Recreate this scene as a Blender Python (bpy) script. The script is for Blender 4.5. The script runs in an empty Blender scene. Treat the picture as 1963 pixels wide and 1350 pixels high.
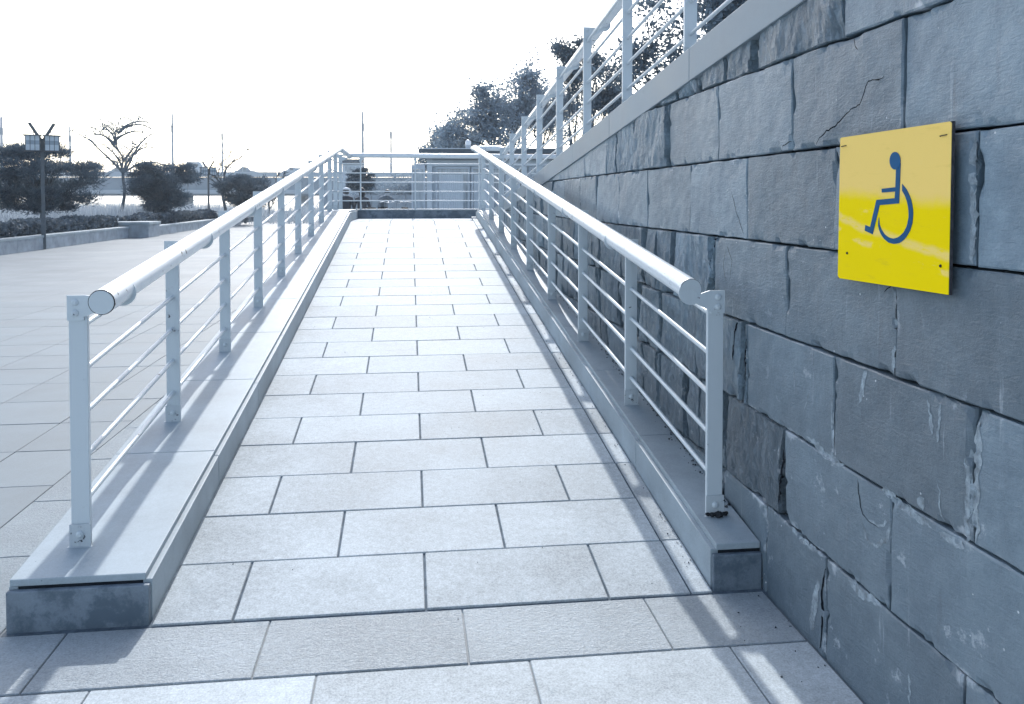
import bpy, bmesh, math, random
import numpy as np
from math import radians, sin, cos, pi, sqrt, atan
from mathutils import Vector, Matrix, noise

random.seed(7)
rng = np.random.default_rng(7)
S = bpy.context.scene
COL = S.collection

# ------------------------------------------------------------------ camera
YAW = radians(7.02)
cam_d = bpy.data.cameras.new('camera')
cam = bpy.data.objects.new('camera', cam_d)
COL.objects.link(cam)
cam_d.sensor_fit = 'HORIZONTAL'
cam_d.sensor_width = 36.0
cam_d.lens = 29.343
cam_d.shift_y = -0.1284
cam_d.clip_start = 0.05
cam_d.clip_end = 6000
cam.location = (0, 0, 1.35)
cam.rotation_euler = (radians(88.5), 0, -YAW)
S.camera = cam

# ------------------------------------------------------------------ sky, sun, exposure
SUN_EL, SUN_AZ = radians(33), radians(2.6)      # azimuth measured from +Y towards +X
SUN_STRENGTH, SKY_STRENGTH = 2.2, 0.15
world = bpy.data.worlds.new('World')
S.world = world
world.use_nodes = True
wn = world.node_tree
wn.nodes.clear()
sky = wn.nodes.new('ShaderNodeTexSky')
sky.sky_type = 'NISHITA'
sky.sun_disc = False
sky.sun_elevation = SUN_EL
sky.sun_rotation = SUN_AZ
sky.air_density = 1.0
sky.dust_density = 1.5
sky.ozone_density = 1.0
hsv = wn.nodes.new('ShaderNodeHueSaturation')
hsv.inputs['Saturation'].default_value = 0.74
bg = wn.nodes.new('ShaderNodeBackground')
bg.inputs['Strength'].default_value = SKY_STRENGTH
wo = wn.nodes.new('ShaderNodeOutputWorld')
wn.links.new(sky.outputs[0], hsv.inputs['Color'])
wn.links.new(hsv.outputs[0], bg.inputs['Color'])
wn.links.new(bg.outputs[0], wo.inputs['Surface'])

sl = bpy.data.lights.new('sun', 'SUN')
sl.energy = SUN_STRENGTH
sl.angle = radians(0.6)
sl.color = (1.0, 0.985, 0.97)
sun = bpy.data.objects.new('sun', sl)
COL.objects.link(sun)
sdir = Vector((sin(SUN_AZ) * cos(SUN_EL), cos(SUN_AZ) * cos(SUN_EL), sin(SUN_EL)))
sun.rotation_euler = sdir.to_track_quat('Z', 'Y').to_euler()
sun.location = (3, 30, 20)

S.view_settings.view_transform = 'Standard'
S.view_settings.look = 'None'
S.view_settings.exposure = 1.1
S.view_settings.gamma = 1.0
S.view_settings.use_curve_mapping = False
S.cycles.max_bounces = 5
S.cycles.volume_bounces = 0
S.cycles.transparent_max_bounces = 4

# ------------------------------------------------------------------ mesh helpers
class MB:
    def __init__(s):
        s.v = []; s.f = []
    def quad(s, a, b, c, d):
        n = len(s.v); s.v += [tuple(a), tuple(b), tuple(c), tuple(d)]; s.f.append((n, n+1, n+2, n+3)); return s
    def box(s, x0, x1, y0, y1, z0, z1):
        n = len(s.v)
        s.v += [(x0,y0,z0),(x1,y0,z0),(x1,y1,z0),(x0,y1,z0),(x0,y0,z1),(x1,y0,z1),(x1,y1,z1),(x0,y1,z1)]
        s.f += [(n+3,n+2,n+1,n),(n+4,n+5,n+6,n+7),(n,n+1,n+5,n+4),(n+1,n+2,n+6,n+5),(n+2,n+3,n+7,n+6),(n+3,n,n+4,n+7)]
        return s
    def hexa(s, p):                     # 8 corners, order as box
        n = len(s.v); s.v += [tuple(q) for q in p]
        s.f += [(n+3,n+2,n+1,n),(n+4,n+5,n+6,n+7),(n,n+1,n+5,n+4),(n+1,n+2,n+6,n+5),(n+2,n+3,n+7,n+6),(n+3,n,n+4,n+7)]
        return s
    def path(s, pts, radii, n=8, caps=True):
        pts = [Vector(p) for p in pts]
        if not isinstance(radii, (list, tuple)): radii = [radii] * len(pts)
        rings = []
        ref = None
        for i, p in enumerate(pts):
            t = (pts[min(i+1, len(pts)-1)] - pts[max(i-1, 0)])
            if t.length < 1e-9: t = Vector((0,0,1))
            t.normalize()
            if ref is None:
                ref = Vector((0,0,1)) if abs(t.z) < .9 else Vector((1,0,0))
            u = t.cross(ref)
            if u.length < 1e-4: u = t.cross(Vector((1,0.3,0)))
            u.normalize(); w = u.cross(t); ref = w
            k = len(s.v)
            for j in range(n):
                a = 2*pi*j/n
                s.v.append(tuple(p + (u*cos(a) + w*sin(a)) * radii[i]))
            rings.append(k)
        for a, b in zip(rings, rings[1:]):
            for j in range(n):
                s.f.append((a+j, a+(j+1)%n, b+(j+1)%n, b+j))
        if caps:
            s.f.append(tuple(rings[0]+j for j in reversed(range(n))))
            s.f.append(tuple(rings[-1]+j for j in range(n)))
        return s
    def prism(s, poly, axis, a, b):      # poly: list of 2-D points, extruded along axis from a to b
        def P(p, t):
            if axis == 'x': return (t, p[0], p[1])
            if axis == 'y': return (p[0], t, p[1])
            return (p[0], p[1], t)
        n = len(s.v); m = len(poly)
        s.v += [P(p, a) for p in poly] + [P(p, b) for p in poly]
        s.f.append(tuple(range(n, n+m))); s.f.append(tuple(reversed(range(n+m, n+2*m))))
        for i in range(m):
            j = (i+1) % m
            s.f.append((n+i, n+m+i, n+m+j, n+j))
        return s
    def mesh(s, name, smooth=False):
        me = bpy.data.meshes.new(name)
        me.from_pydata(s.v, [], s.f); me.update()
        bm = bmesh.new(); bm.from_mesh(me)
        bmesh.ops.recalc_face_normals(bm, faces=bm.faces); bm.to_mesh(me); bm.free()
        if smooth:
            me.polygons.foreach_set('use_smooth', [True]*len(me.polygons))
            me.set_sharp_from_angle(angle=radians(38))
        return me
    def build(s, name, mat, parent=None, smooth=False):
        return link(name, s.mesh(name, smooth), mat, parent)

def link(name, me, mat, parent=None, loc=None, rot=None):
    o = bpy.data.objects.new(name, me)
    COL.objects.link(o)
    if me is not None and mat is not None and len(me.materials) == 0: me.materials.append(mat)
    if parent is not None: o.parent = parent
    if loc is not None: o.location = loc
    if rot is not None: o.rotation_euler = rot
    return o

def tag(o, label=None, cat=None, group=None, kind=None):
    if label: o['label'] = label
    if cat: o['category'] = cat
    if group: o['group'] = group
    if kind: o['kind'] = kind
    return o

def empty(name, loc=(0,0,0), rz=0.0):
    o = bpy.data.objects.new(name, None)
    COL.objects.link(o)
    o.empty_display_size = 0.1
    o.location = loc; o.rotation_euler = (0, 0, rz)
    return o

def copy_tree(o, parent=None):
    c = o.copy(); COL.objects.link(c)
    if parent is not None: c.parent = parent
    for ch in list(o.children): copy_tree(ch, c)
    return c

_bb = {}
def bevel_box(w, d, h, b, seg=1):        # centred in x,y ; top at z=0
    key = (round(w,3), round(d,3), round(h,3), b, seg)
    if key in _bb: return _bb[key]
    bm = bmesh.new()
    bmesh.ops.create_cube(bm, size=1.0)
    for v in bm.verts:
        v.co = Vector((v.co.x*w, v.co.y*d, v.co.z*h - h/2))
    bmesh.ops.bevel(bm, geom=list(bm.edges), offset=b, segments=seg, affect='EDGES', profile=0.5)
    me = bpy.data.meshes.new('slab'); bm.to_mesh(me); bm.free()
    _bb[key] = me
    return me

def quads_mesh(name, V):                 # V: (N,k,3) polygons of k corners
    V = np.asarray(V, dtype=np.float32)
    n, k = V.shape[:2]
    me = bpy.data.meshes.new(name)
    me.vertices.add(n*k); me.vertices.foreach_set('co', V.reshape(-1))
    me.loops.add(n*k); me.loops.foreach_set('vertex_index', np.arange(n*k, dtype=np.int32))
    me.polygons.add(n); me.polygons.foreach_set('loop_start', np.arange(0, n*k, k, dtype=np.int32))
    me.update(calc_edges=True); me.validate()
    return me

CY_, SY_ = cos(YAW), sin(YAW)
def ground_at(px, D):                    # plan position at distance D, direction given in photo columns
    xc = (px - 981.5) / 1600 * D
    return (xc*CY_ + D*SY_, D*CY_ - xc*SY_)
def height_at(py, D):
    return 1.35 + (381 - py) / 1600 * D

# ------------------------------------------------------------------ materials
def new_mat(name):
    m = bpy.data.materials.new(name); m.use_nodes = True
    nt = m.node_tree
    return m, nt, nt.nodes['Principled BSDF']

class N:
    """tiny node-graph helper"""
    def __init__(s, nt): s.nt = nt; s.L = nt.links
    def n(s, t, **kw):
        x = s.nt.nodes.new('ShaderNode' + t)
        for k, v in kw.items():
            setattr(x, k, v)
        return x
    def put(s, node, **kw):
        for k, v in kw.items():
            node.inputs[k.replace('_', ' ')].default_value = v
        return node
    def coord(s, kind='Position'):
        if kind == 'Position': return s.n('NewGeometry').outputs['Position']
        return s.n('TexCoord').outputs[kind]
    def mapping(s, vec, scale=(1,1,1), rot=(0,0,0), loc=(0,0,0)):
        m = s.n('Mapping'); m.inputs['Scale'].default_value = scale; m.inputs['Rotation'].default_value = rot; m.inputs['Location'].default_value = loc
        s.L.new(vec, m.inputs['Vector']); return m.outputs[0]
    def noise(s, vec, scale, detail=4, rough=.55, dist=0.0):
        t = s.n('TexNoise'); s.L.new(vec, t.inputs['Vector'])
        t.inputs['Scale'].default_value = scale; t.inputs['Detail'].default_value = detail
        t.inputs['Roughness'].default_value = rough; t.inputs['Distortion'].default_value = dist
        return t.outputs['Fac']
    def vor(s, vec, scale, feature='F1'):
        t = s.n('TexVoronoi'); t.feature = feature; s.L.new(vec, t.inputs['Vector']); t.inputs['Scale'].default_value = scale
        return t.outputs['Distance']
    def math(s, op, a, b=None, clamp=False):
        m = s.n('Math'); m.operation = op; m.use_clamp = clamp
        for i, v in enumerate((a, b)):
            if v is None: continue
            if isinstance(v, (int, float)): m.inputs[i].default_value = v
            else: s.L.new(v, m.inputs[i])
        return m.outputs[0]
    def ramp(s, fac, lo, hi, smooth=True):
        m = s.n('MapRange'); m.interpolation_type = 'SMOOTHSTEP' if smooth else 'LINEAR'
        s.L.new(fac, m.inputs['Value']); m.inputs['From Min'].default_value = lo; m.inputs['From Max'].default_value = hi
        return m.outputs[0]
    def remap(s, fac, lo, hi, a, b):
        m = s.n('MapRange'); s.L.new(fac, m.inputs['Value'])
        for k, v in (('From Min', lo), ('From Max', hi), ('To Min', a), ('To Max', b)): m.inputs[k].default_value = v
        return m.outputs[0]
    def mix(s, fac, a, b, mode='MIX'):
        m = s.n('Mix'); m.data_type = 'RGBA'; m.blend_type = mode
        if isinstance(fac, (int, float)): m.inputs[0].default_value = fac
        else: s.L.new(fac, m.inputs[0])
        for i, v in ((6, a), (7, b)):
            if isinstance(v, tuple): m.inputs[i].default_value = (*v, 1)
            else: s.L.new(v, m.inputs[i])
        return m.outputs[2]
    def scale(s, col, fac):
        m = s.n('Mix'); m.data_type = 'RGBA'; m.blend_type = 'MULTIPLY'; m.inputs[0].default_value = 1.0
        s.L.new(col, m.inputs[6]) if not isinstance(col, tuple) else setattr(m.inputs[6], 'default_value', (*col, 1))
        c = s.n('CombineColor')
        for i in range(3): s.L.new(fac, c.inputs[i])
        s.L.new(c.outputs[0], m.inputs[7]); return m.outputs[2]
    def rand(s): return s.n('ObjectInfo').outputs['Random']
    def bump(s, h, strength=.3, dist=.01, normal=None):
        b = s.n('Bump'); b.inputs['Strength'].default_value = strength; b.inputs['Distance'].default_value = dist
        s.L.new(h, b.inputs['Height'])
        if normal is not None: s.L.new(normal, b.inputs['Normal'])
        return b.outputs[0]

def mat_granite(name, col, speck=.16, rough=.5, spec=.5, bump=.12, blotch=.12, var=.08, hammered=False, stain_lo=.62, stain_amt=.34):
    m, nt, B = new_mat(name); g = N(nt)
    P = g.coord()
    fine = g.noise(P, 150, 3, .75)
    mid = g.noise(P, 38, 6, .75)
    big = g.noise(P, 2.2, 5, .6)
    r = g.rand()
    f = g.math('ADD', 1.0 - speck*.5 - blotch*.5 - var*.5, g.math('MULTIPLY', g.ramp(fine, .3, .7), speck*.6))
    f = g.math('ADD', f, g.math('MULTIPLY', g.ramp(mid, .3, .7), speck*.4))
    f = g.math('ADD', f, g.math('MULTIPLY', g.ramp(big, .3, .7), blotch))
    f = g.math('ADD', f, g.math('MULTIPLY', r, var))
    stain = g.ramp(g.noise(g.mapping(P, (1,1,1), (0,0,.6)), 7, 6, .7), stain_lo, stain_lo+.16)
    c = g.scale(col, f)
    c = g.mix(g.math('MULTIPLY', stain, stain_amt), c, (col[0]*.44, col[1]*.52, col[2]*.58))
    spots = g.math('LESS_THAN', g.vor(P, 9), .022)
    c = g.mix(g.math('MULTIPLY', spots, .5), c, tuple(x*.3 for x in col))
    nt.links.new(c, B.inputs['Base Color'])
    rr = g.remap(g.math('ADD', g.math('MULTIPLY', mid, .5), g.math('MULTIPLY', big, .5)), .3, .7, rough-.07, rough+.1)
    nt.links.new(rr, B.inputs['Roughness'])
    B.inputs['Specular IOR Level'].default_value = spec
    h = g.math('ADD', g.math('MULTIPLY', fine, .6), mid)
    nrm = g.bump(h, bump, .004)
    if hammered:
        hv = g.noise(g.mapping(P, (60, 150, 60), (0,0,.12)), 1.0, 3, .6, 1.6)
        hv2 = g.noise(P, 70, 3, .6)
        nrm = g.bump(g.math('ADD', hv, g.math('MULTIPLY', hv2, .6)), .8, .008, nrm)
    nt.links.new(nrm, B.inputs['Normal'])
    return m

def mat_paint(name, col, chip_lo=.70, chip_scale=26, rough=.38, grime=.12):
    m, nt, B = new_mat(name); g = N(nt)
    P = g.coord()
    a = g.noise(P, chip_scale, 6, .62)
    b = g.noise(P, 3.1, 3, .5)
    a2 = g.math('ADD', a, g.math('MULTIPLY', g.math('SUBTRACT', b, .5), .25))
    chip = g.ramp(a2, chip_lo, chip_lo+.015)
    halo = g.ramp(a2, chip_lo-.05, chip_lo)
    dirt = g.ramp(g.noise(g.mapping(P, (14,14,2.0)), 2.0, 5, .65), .5, .8)
    c = g.mix(g.math('MULTIPLY', dirt, grime), col, (.25,.31,.38))
    c = g.mix(g.math('MULTIPLY', halo, .3), c, (.33,.36,.40))
    c = g.mix(chip, c, (.045,.052,.065))
    nt.links.new(c, B.inputs['Base Color'])
    nt.links.new(g.remap(dirt, 0, 1, rough, rough+.2), B.inputs['Roughness'])
    B.inputs['Specular IOR Level'].default_value = .45
    h = g.math('SUBTRACT', g.math('MULTIPLY', g.noise(P, 90, 3), .25), chip)
    nt.links.new(g.bump(h, .25, .002), B.inputs['Normal'])
    return m

def mat_slate(name, rough_split=False, dark=1.0):
    m, nt, B = new_mat(name); g = N(nt)
    P = g.coord()
    r = g.rand()
    u1 = g.n('UVMap'); u1.uv_map = 'near'
    u2 = g.n('UVMap'); u2.uv_map = 'far'
    s1 = g.n('SeparateXYZ'); s2 = g.n('SeparateXYZ'); sp = g.n('SeparateXYZ')
    nt.links.new(u1.outputs[0], s1.inputs[0]); nt.links.new(u2.outputs[0], s2.inputs[0]); nt.links.new(P, sp.inputs[0])
    edge = g.math('MINIMUM', g.math('MINIMUM', s1.outputs[0], s1.outputs[1]), g.math('MINIMUM', s2.outputs[0], s2.outputs[1]))
    big = g.noise(P, 2.3, 6, .62)
    mid = g.noise(P, 17, 6, .65)
    fine = g.noise(P, 130, 4, .7)
    dia = g.noise(g.mapping(P, (30, 34, 105), (radians(28), 0, 0)), 1.0, 6, .65, .8)
    val = g.math('ADD', g.math('MULTIPLY', big, .50), g.math('MULTIPLY', mid, .34))
    val = g.math('ADD', val, g.math('MULTIPLY', fine, .16))
    c = g.mix(g.ramp(val, .36, .64), (.112*dark,.166*dark,.212*dark), (.200*dark,.276*dark,.332*dark))
    c = g.scale(c, g.remap(r, 0, 1, .70, 1.22))
    # vertical wash streaks, dark and pale
    st = g.noise(g.mapping(P, (11, 11, .9)), 1.6, 6, .7)
    low = g.ramp(sp.outputs[2], 1.45, .5)
    c = g.mix(g.math('MULTIPLY', g.ramp(st, .56, .72), .38 if not rough_split else .10), c, (.085,.105,.13))
    # darker towards the ground, with a ragged upper edge
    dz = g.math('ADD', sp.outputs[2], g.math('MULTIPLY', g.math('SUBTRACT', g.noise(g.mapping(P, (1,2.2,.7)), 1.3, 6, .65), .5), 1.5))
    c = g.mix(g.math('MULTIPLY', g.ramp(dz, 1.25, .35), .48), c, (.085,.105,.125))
    st2 = g.noise(g.mapping(P, (24, 24, 1.3), (0,0,0), (3.1,7.7,1.9)), 1.5, 5, .68)
    pm = g.ramp(g.noise(P, 3.3, 3, .6), .42, .60)
    pal = g.math('MULTIPLY', g.math('MULTIPLY', g.ramp(st2, .60, .74), pm), .62)
    c = g.mix(pal, c, (.46,.52,.57))
    # lime bloom creeping from joints
    en = g.math('SUBTRACT', edge, g.math('MULTIPLY', g.math('SUBTRACT', g.noise(P, 9, 6, .7), .50), .17))
    lime = g.math('MULTIPLY', g.ramp(en, .004, -.016), g.ramp(g.noise(P, 2.1, 3, .55), .47, .60))
    c = g.mix(g.math('MULTIPLY', lime, .75), c, (.50,.55,.60))
    blot = g.ramp(g.noise(g.mapping(P, (1,1,1), (0,0,0), (11,3,5)), 8.5, 7, .72), .62, .66)
    c = g.mix(g.math('MULTIPLY', g.math('MULTIPLY', blot, low), .5), c, (.44,.49,.54))
    spk = g.math('LESS_THAN', g.vor(P, 30), .085)
    spm = g.ramp(g.noise(P, 6.0, 2), .58, .66)
    c = g.mix(g.math('MULTIPLY', g.math('MULTIPLY', spk, spm), .8), c, (.62,.66,.7))
    nt.links.new(c, B.inputs['Base Color'])
    B.inputs['Roughness'].default_value = .52
    B.inputs['Specular IOR Level'].default_value = .6
    h = g.math('ADD', g.math('MULTIPLY', dia, .9), g.math('MULTIPLY', mid, .5))
    h = g.math('ADD', h, g.math('MULTIPLY', fine, .28))
    if rough_split:
        lay = g.noise(g.mapping(P, (30, 30, 13), (radians(24), 0, 0)), 1.0, 6, .7, 1.0)
        h = g.math('ADD', h, g.math('MULTIPLY', g.ramp(lay, .42, .58), .9))
        nrm = g.bump(h, .75, .014)
    else:
        nrm = g.bump(h, .6, .007)
    nt.links.new(nrm, B.inputs['Normal'])
    return m

def mat_simple(name, col, rough=.6, spec=.4, var=.25, scale=6.0, bump=.0, bscale=40, metallic=0.0, randvar=.0):
    m, nt, B = new_mat(name); g = N(nt)
    P = g.coord()
    f = g.remap(g.noise(P, scale, 5, .62), .3, .7, 1-var, 1+var*.6)
    if randvar:
        f = g.math('MULTIPLY', f, g.remap(g.rand(), 0, 1, 1-randvar, 1+randvar))
    nt.links.new(g.scale(col, f), B.inputs['Base Color'])
    B.inputs['Roughness'].default_value = rough
    B.inputs['Specular IOR Level'].default_value = spec
    B.inputs['Metallic'].default_value = metallic
    if bump:
        nt.links.new(g.bump(g.noise(P, bscale, 5, .65), bump, .01), B.inputs['Normal'])
    return m

def mat_leaf(name, col, trans=.25, var=.5, scale=2.5):
    m, nt, B = new_mat(name); g = N(nt)
    P = g.coord()
    f = g.math('ADD', g.math('MULTIPLY', g.noise(P, scale, 3, .6), .6), g.math('MULTIPLY', g.noise(P, 31, 2), .4))
    f = g.remap(f, .3, .7, 1-var, 1+var)
    c = g.scale(col, f)
    nt.links.new(c, B.inputs['Base Color'])
    B.inputs['Roughness'].default_value = .7
    B.inputs['Specular IOR Level'].default_value = .06
    tr = g.n('BsdfTranslucent'); nt.links.new(c, tr.inputs[0])
    mx = g.n('MixShader'); mx.inputs[0].default_value = trans
    out = nt.nodes['Material Output']
    nt.links.new(B.outputs[0], mx.inputs[1]); nt.links.new(tr.outputs[0], mx.inputs[2]); nt.links.new(mx.outputs[0], out.inputs['Surface'])
    return m

def mat_plaza(name):
    m, nt, B = new_mat(name); g = N(nt)
    P = g.coord()
    br = g.n('TexBrick'); br.offset = 0.0
    nt.links.new(g.mapping(P, (1,1,1), (0,0,0), (2.09-.58*0, -3.56, 0)), br.inputs['Vector'])
    br.inputs['Scale'].default_value = 1.0
    br.inputs['Brick Width'].default_value = .58; br.inputs['Row Height'].default_value = .575
    br.inputs['Mortar Size'].default_value = .004; br.inputs['Mortar Smooth'].default_value = .1
    br.inputs['Color1'].default_value = (.156,.186,.208,1); br.inputs['Color2'].default_value = (.176,.207,.228,1)
    br.inputs['Mortar'].default_value = (.12,.145,.17,1)
    f = g.remap(g.noise(P, .55, 6, .68), .3, .7, .78, 1.12)
    f = g.math('MULTIPLY', f, g.remap(g.noise(P, 260, 2, .6), .3, .7, .9, 1.06))
    nt.links.new(g.scale(br.outputs[0], f), B.inputs['Base Color'])
    B.inputs['Roughness'].default_value = .65
    B.inputs['Specular IOR Level'].default_value = .25
    nt.links.new(g.bump(g.noise(P, 160, 3), .1, .004), B.inputs['Normal'])
    return m

def mat_sign(name):
    m, nt, B = new_mat(name); g = N(nt)
    P = g.coord()
    sp = g.n('SeparateXYZ'); nt.links.new(P, sp.inputs[0])
    z = sp.outputs[2]
    # faded pale upper part with a ragged lower boundary
    n1 = g.noise(g.mapping(P, (6, 6, 9)), 1.0, 5, .6)
    yy = g.remap(sp.outputs[1], 1.75, 2.24, 0, 1)
    lim = g.math('ADD', 1.335, g.math('MULTIPLY', g.math('SUBTRACT', n1, .5), .06))
    lim = g.math('ADD', lim, g.math('MULTIPLY', yy, .03))
    fade = g.ramp(g.math('SUBTRACT', z, lim), -.016, .022)
    c = g.mix(fade, (.94,.70,.0), (.94,.66,.19))
    # pale wavy scrape
    wv = g.math('SUBTRACT', z, g.math('ADD', 1.268, g.math('MULTIPLY', g.math('SUBTRACT', g.noise(g.mapping(P, (0,7,0)), 1.0, 3, .5), .5), .05)))
    wv = g.math('ADD', wv, g.math('MULTIPLY', g.math('SUBTRACT', .55, yy), .085))
    band = g.ramp(g.math('ABSOLUTE', wv), .017, .003)
    band2 = g.ramp(g.math('ABSOLUTE', g.math('ADD', wv, .038)), .012, .002)
    band2 = g.math('MULTIPLY', band2, g.ramp(g.noise(g.mapping(P, (9,9,20)), 1.0, 3, .6), .5, .58))
    band = g.math('MULTIPLY', g.math('MAXIMUM', band, band2), g.ramp(g.noise(g.mapping(P, (30,30,90)), 1.0, 4, .7), .28, .5))
    rimn = g.ramp(g.noise(g.mapping(P, (5,5,30)), 1.6, 6, .7), .55, .75)
    c = g.mix(g.math('MULTIPLY', rimn, .28), c, (.62,.42,.06))
    c = g.mix(g.math('MULTIPLY', band, .75), c, (.93,.68,.24))
    sc = g.ramp(g.noise(g.mapping(P, (14,14,55)), 1.0, 6, .7), .60, .70)
    lowm = g.math('MULTIPLY', sc, g.ramp(g.noise(P, 9, 3), .5, .6))
    c = g.mix(g.math('MULTIPLY', lowm, .5), c, (.93,.68,.24))
    nt.links.new(c, B.inputs['Base Color'])
    B.inputs['Roughness'].default_value = .75
    B.inputs['Specular IOR Level'].default_value = .05
    nt.links.new(g.bump(g.noise(P, 60, 3), .06, .004), B.inputs['Normal'])
    return m

def mat_glass(name, col=(.35,.42,.5), rough=.05):
    m, nt, B = new_mat(name); g = N(nt)
    P = g.coord()
    c = g.scale(col, g.remap(g.noise(g.mapping(P, (9,9,1.2)), 1.5, 4, .6), .3, .7, .65, 1.2))
    nt.links.new(c, B.inputs['Base Color'])
    B.inputs['Roughness'].default_value = rough
    B.inputs['Specular IOR Level'].default_value = .8
    return m

def mat_person(name, stops):
    """stops: list of (height, colour) measured in the figure's own coordinates"""
    m, nt, B = new_mat(name); g = N(nt)
    o = g.coord('Object')
    sp = g.n('SeparateXYZ'); nt.links.new(o, sp.inputs[0])
    c = None
    for hgt, col in stops:
        if c is None: c = g.mix(0.0, col, col)
        else: c = g.mix(g.math('GREATER_THAN', sp.outputs[2], hgt), c, col)
    nt.links.new(g.scale(c, g.remap(g.noise(o, 14, 4), .3, .7, .8, 1.15)), B.inputs['Base Color'])
    B.inputs['Roughness'].default_value = .75
    return m

M = {}
M['tile'] = mat_granite('ramp_granite', (.412,.458,.486), speck=.6, rough=.66, spec=.085, blotch=.28, var=.16, bump=.3, stain_lo=.60)
M['tile_rough'] = mat_granite('hammered_granite', (.335,.378,.408), speck=.5, rough=.65, spec=.25, blotch=.22, var=.08, hammered=True, stain_lo=.60)
M['plaza_tile'] = mat_granite('plaza_granite', (.168,.202,.225), speck=.22, rough=.65, spec=.22, blotch=.16, var=.1)
M['border'] = mat_granite('border_granite', (.235,.275,.302), speck=.4, rough=.65, spec=.22, blotch=.2, var=.1, hammered=True)
M['grout'] = mat_simple('dark_grout', (.115,.15,.185), .9, .2, .5, 20, .3, 120)
M['kerb'] = mat_granite('kerb_granite', (.305,.362,.400), speck=.2, rough=.58, spec=.28, blotch=.3, var=.06, bump=.06)
M['kerb_core'] = mat_simple('kerb_core_mortar', (.022,.028,.036), .9, .0, .4, 14, .4, 90)
M['endstone'] = mat_granite('stained_end_stone', (.16,.20,.24), speck=.22, rough=.55, spec=.4, blotch=.5, var=.05, bump=.15, stain_lo=.44, stain_amt=.8)
M['concrete'] = mat_simple('concrete', (.34,.385,.43), .8, .3, .3, 3.0, .25, 60)
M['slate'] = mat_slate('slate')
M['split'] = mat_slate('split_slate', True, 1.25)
M['coping'] = mat_granite('coping_granite', (.235,.287,.325), speck=.1, rough=.55, spec=.4, blotch=.16, var=.05, bump=.06)
M['paint'] = mat_paint('white_paint', (.535,.595,.63), .70, 24)
M['paint_pipe'] = mat_paint('white_pipe_paint', (.64,.69,.72), .665, 30, .28)
M['paint_rust'] = mat_paint('white_paint_rusting', (.48,.53,.56), .66, 38, .5, .3)
M['rust'] = mat_simple('rust', (.03,.034,.04), .9, .2, .6, 60, .6, 140)
M['sign'] = mat_sign('yellow_sign_paint')
M['blue'] = mat_simple('blue_vinyl', (.002,.085,.215), .6, .12, .25, 9)
M['ply'] = mat_simple('plywood_edge', (.06,.062,.07), .85, .2, .5, 60)
M['plaza'] = mat_plaza('plaza_paving')
M['soil'] = mat_simple('soil', (.10,.125,.15), .95, .2, .5, 2.0, .5, 30)
M['grass_ground'] = mat_simple('bank_soil', (.12,.15,.18), .95, .2, .5, 3.0, .5, 30)
M['grass'] = mat_leaf('dry_grass', (.20,.24,.28), .3, .5, 1.2)
M['reed'] = mat_leaf('pale_reed', (.34,.39,.44), .35, .4, .7)
M['pine'] = mat_leaf('pine_needles', (.088,.124,.158), .18, .55, 2.2)
M['pine_far'] = mat_leaf('hazy_pine_needles', (.10,.14,.18), .15, .5, 2.0)  # paler needle colour with the distance haze put into it
M['hedge'] = mat_leaf('hedge_leaf', (.11,.14,.17), .2, .6, 5)
M['leaf'] = mat_leaf('broad_leaf', (.235,.30,.36), .25, .5, 1.1)
M['leaf_dark'] = mat_leaf('broad_leaf_dark', (.13,.175,.215), .2, .5, 1.4)
M['bark'] = mat_simple('bark', (.10,.125,.15), .9, .2, .45, 8, .5, 40)
M['bark_pale'] = mat_simple('pale_bark', (.15,.19,.23), .9, .2, .4, 8, .4, 40)
M['dark_metal'] = mat_simple('dark_lamp_metal', (.07,.09,.11), .5, .5, .2, 8)
M['lantern'] = mat_simple('lantern_glass', (.45,.52,.58), .35, .5, .15, 4)
M['lantern_band'] = mat_simple('lantern_band', (.24,.30,.36), .4, .5, .15, 4)
M['bridge'] = mat_simple('bridge_concrete', (.36,.43,.49), .85, .2, .14, .22, .1, 6)
M['bridge_dark'] = mat_simple('bridge_girder', (.20,.26,.315), .85, .2, .16, .16, .1, 6)
M['pole'] = mat_simple('galvanised_pole', (.34,.39,.44), .5, .5, .15, 2)
M['vehicle'] = mat_simple('vehicle_paint', (.40,.46,.52), .35, .5, .08, 2)
M['vehicle_dark'] = mat_simple('vehicle_dark_paint', (.20,.25,.30), .35, .5, .08, 2)
M['glass'] = mat_glass('dark_window', (.10,.13,.16), .08)
M['curtain'] = mat_glass('curtained_glass', (.33,.40,.47), .12)
M['kiosk'] = mat_simple('kiosk_white_panel', (.56,.62,.67), .55, .4, .1, 3)
M['kiosk_frame'] = mat_simple('kiosk_frame', (.50,.56,.62), .5, .4, .1, 3)
M['fascia'] = mat_simple('dark_fascia', (.10,.125,.15), .6, .3, .2, 5)
M['roof'] = mat_simple('roof_sheet', (.58,.63,.68), .5, .4, .1, 3)
M['globe'] = mat_simple('lamp_globe', (.62,.66,.70), .25, .5, .1, 5)
M['tyre'] = mat_simple('tyre', (.03,.035,.04), .8, .3, .2, 10)
M['hair'] = mat_simple('hair', (.022,.025,.03), .5, .4, .3, 40)
M['cap'] = mat_simple('white_cap', (.75,.78,.8), .7, .3, .1, 20)
M['river'] = None
m, nt, B = new_mat('river_water'); g = N(nt)
B.inputs['Base Color'].default_value = (.10,.13,.16,1); B.inputs['Roughness'].default_value = .12
nt.links.new(g.bump(g.noise(g.mapping(g.coord(), (.6,.2,1)), 1.0, 4, .6), .25, .3), B.inputs['Normal'])
M['river'] = m

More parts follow.
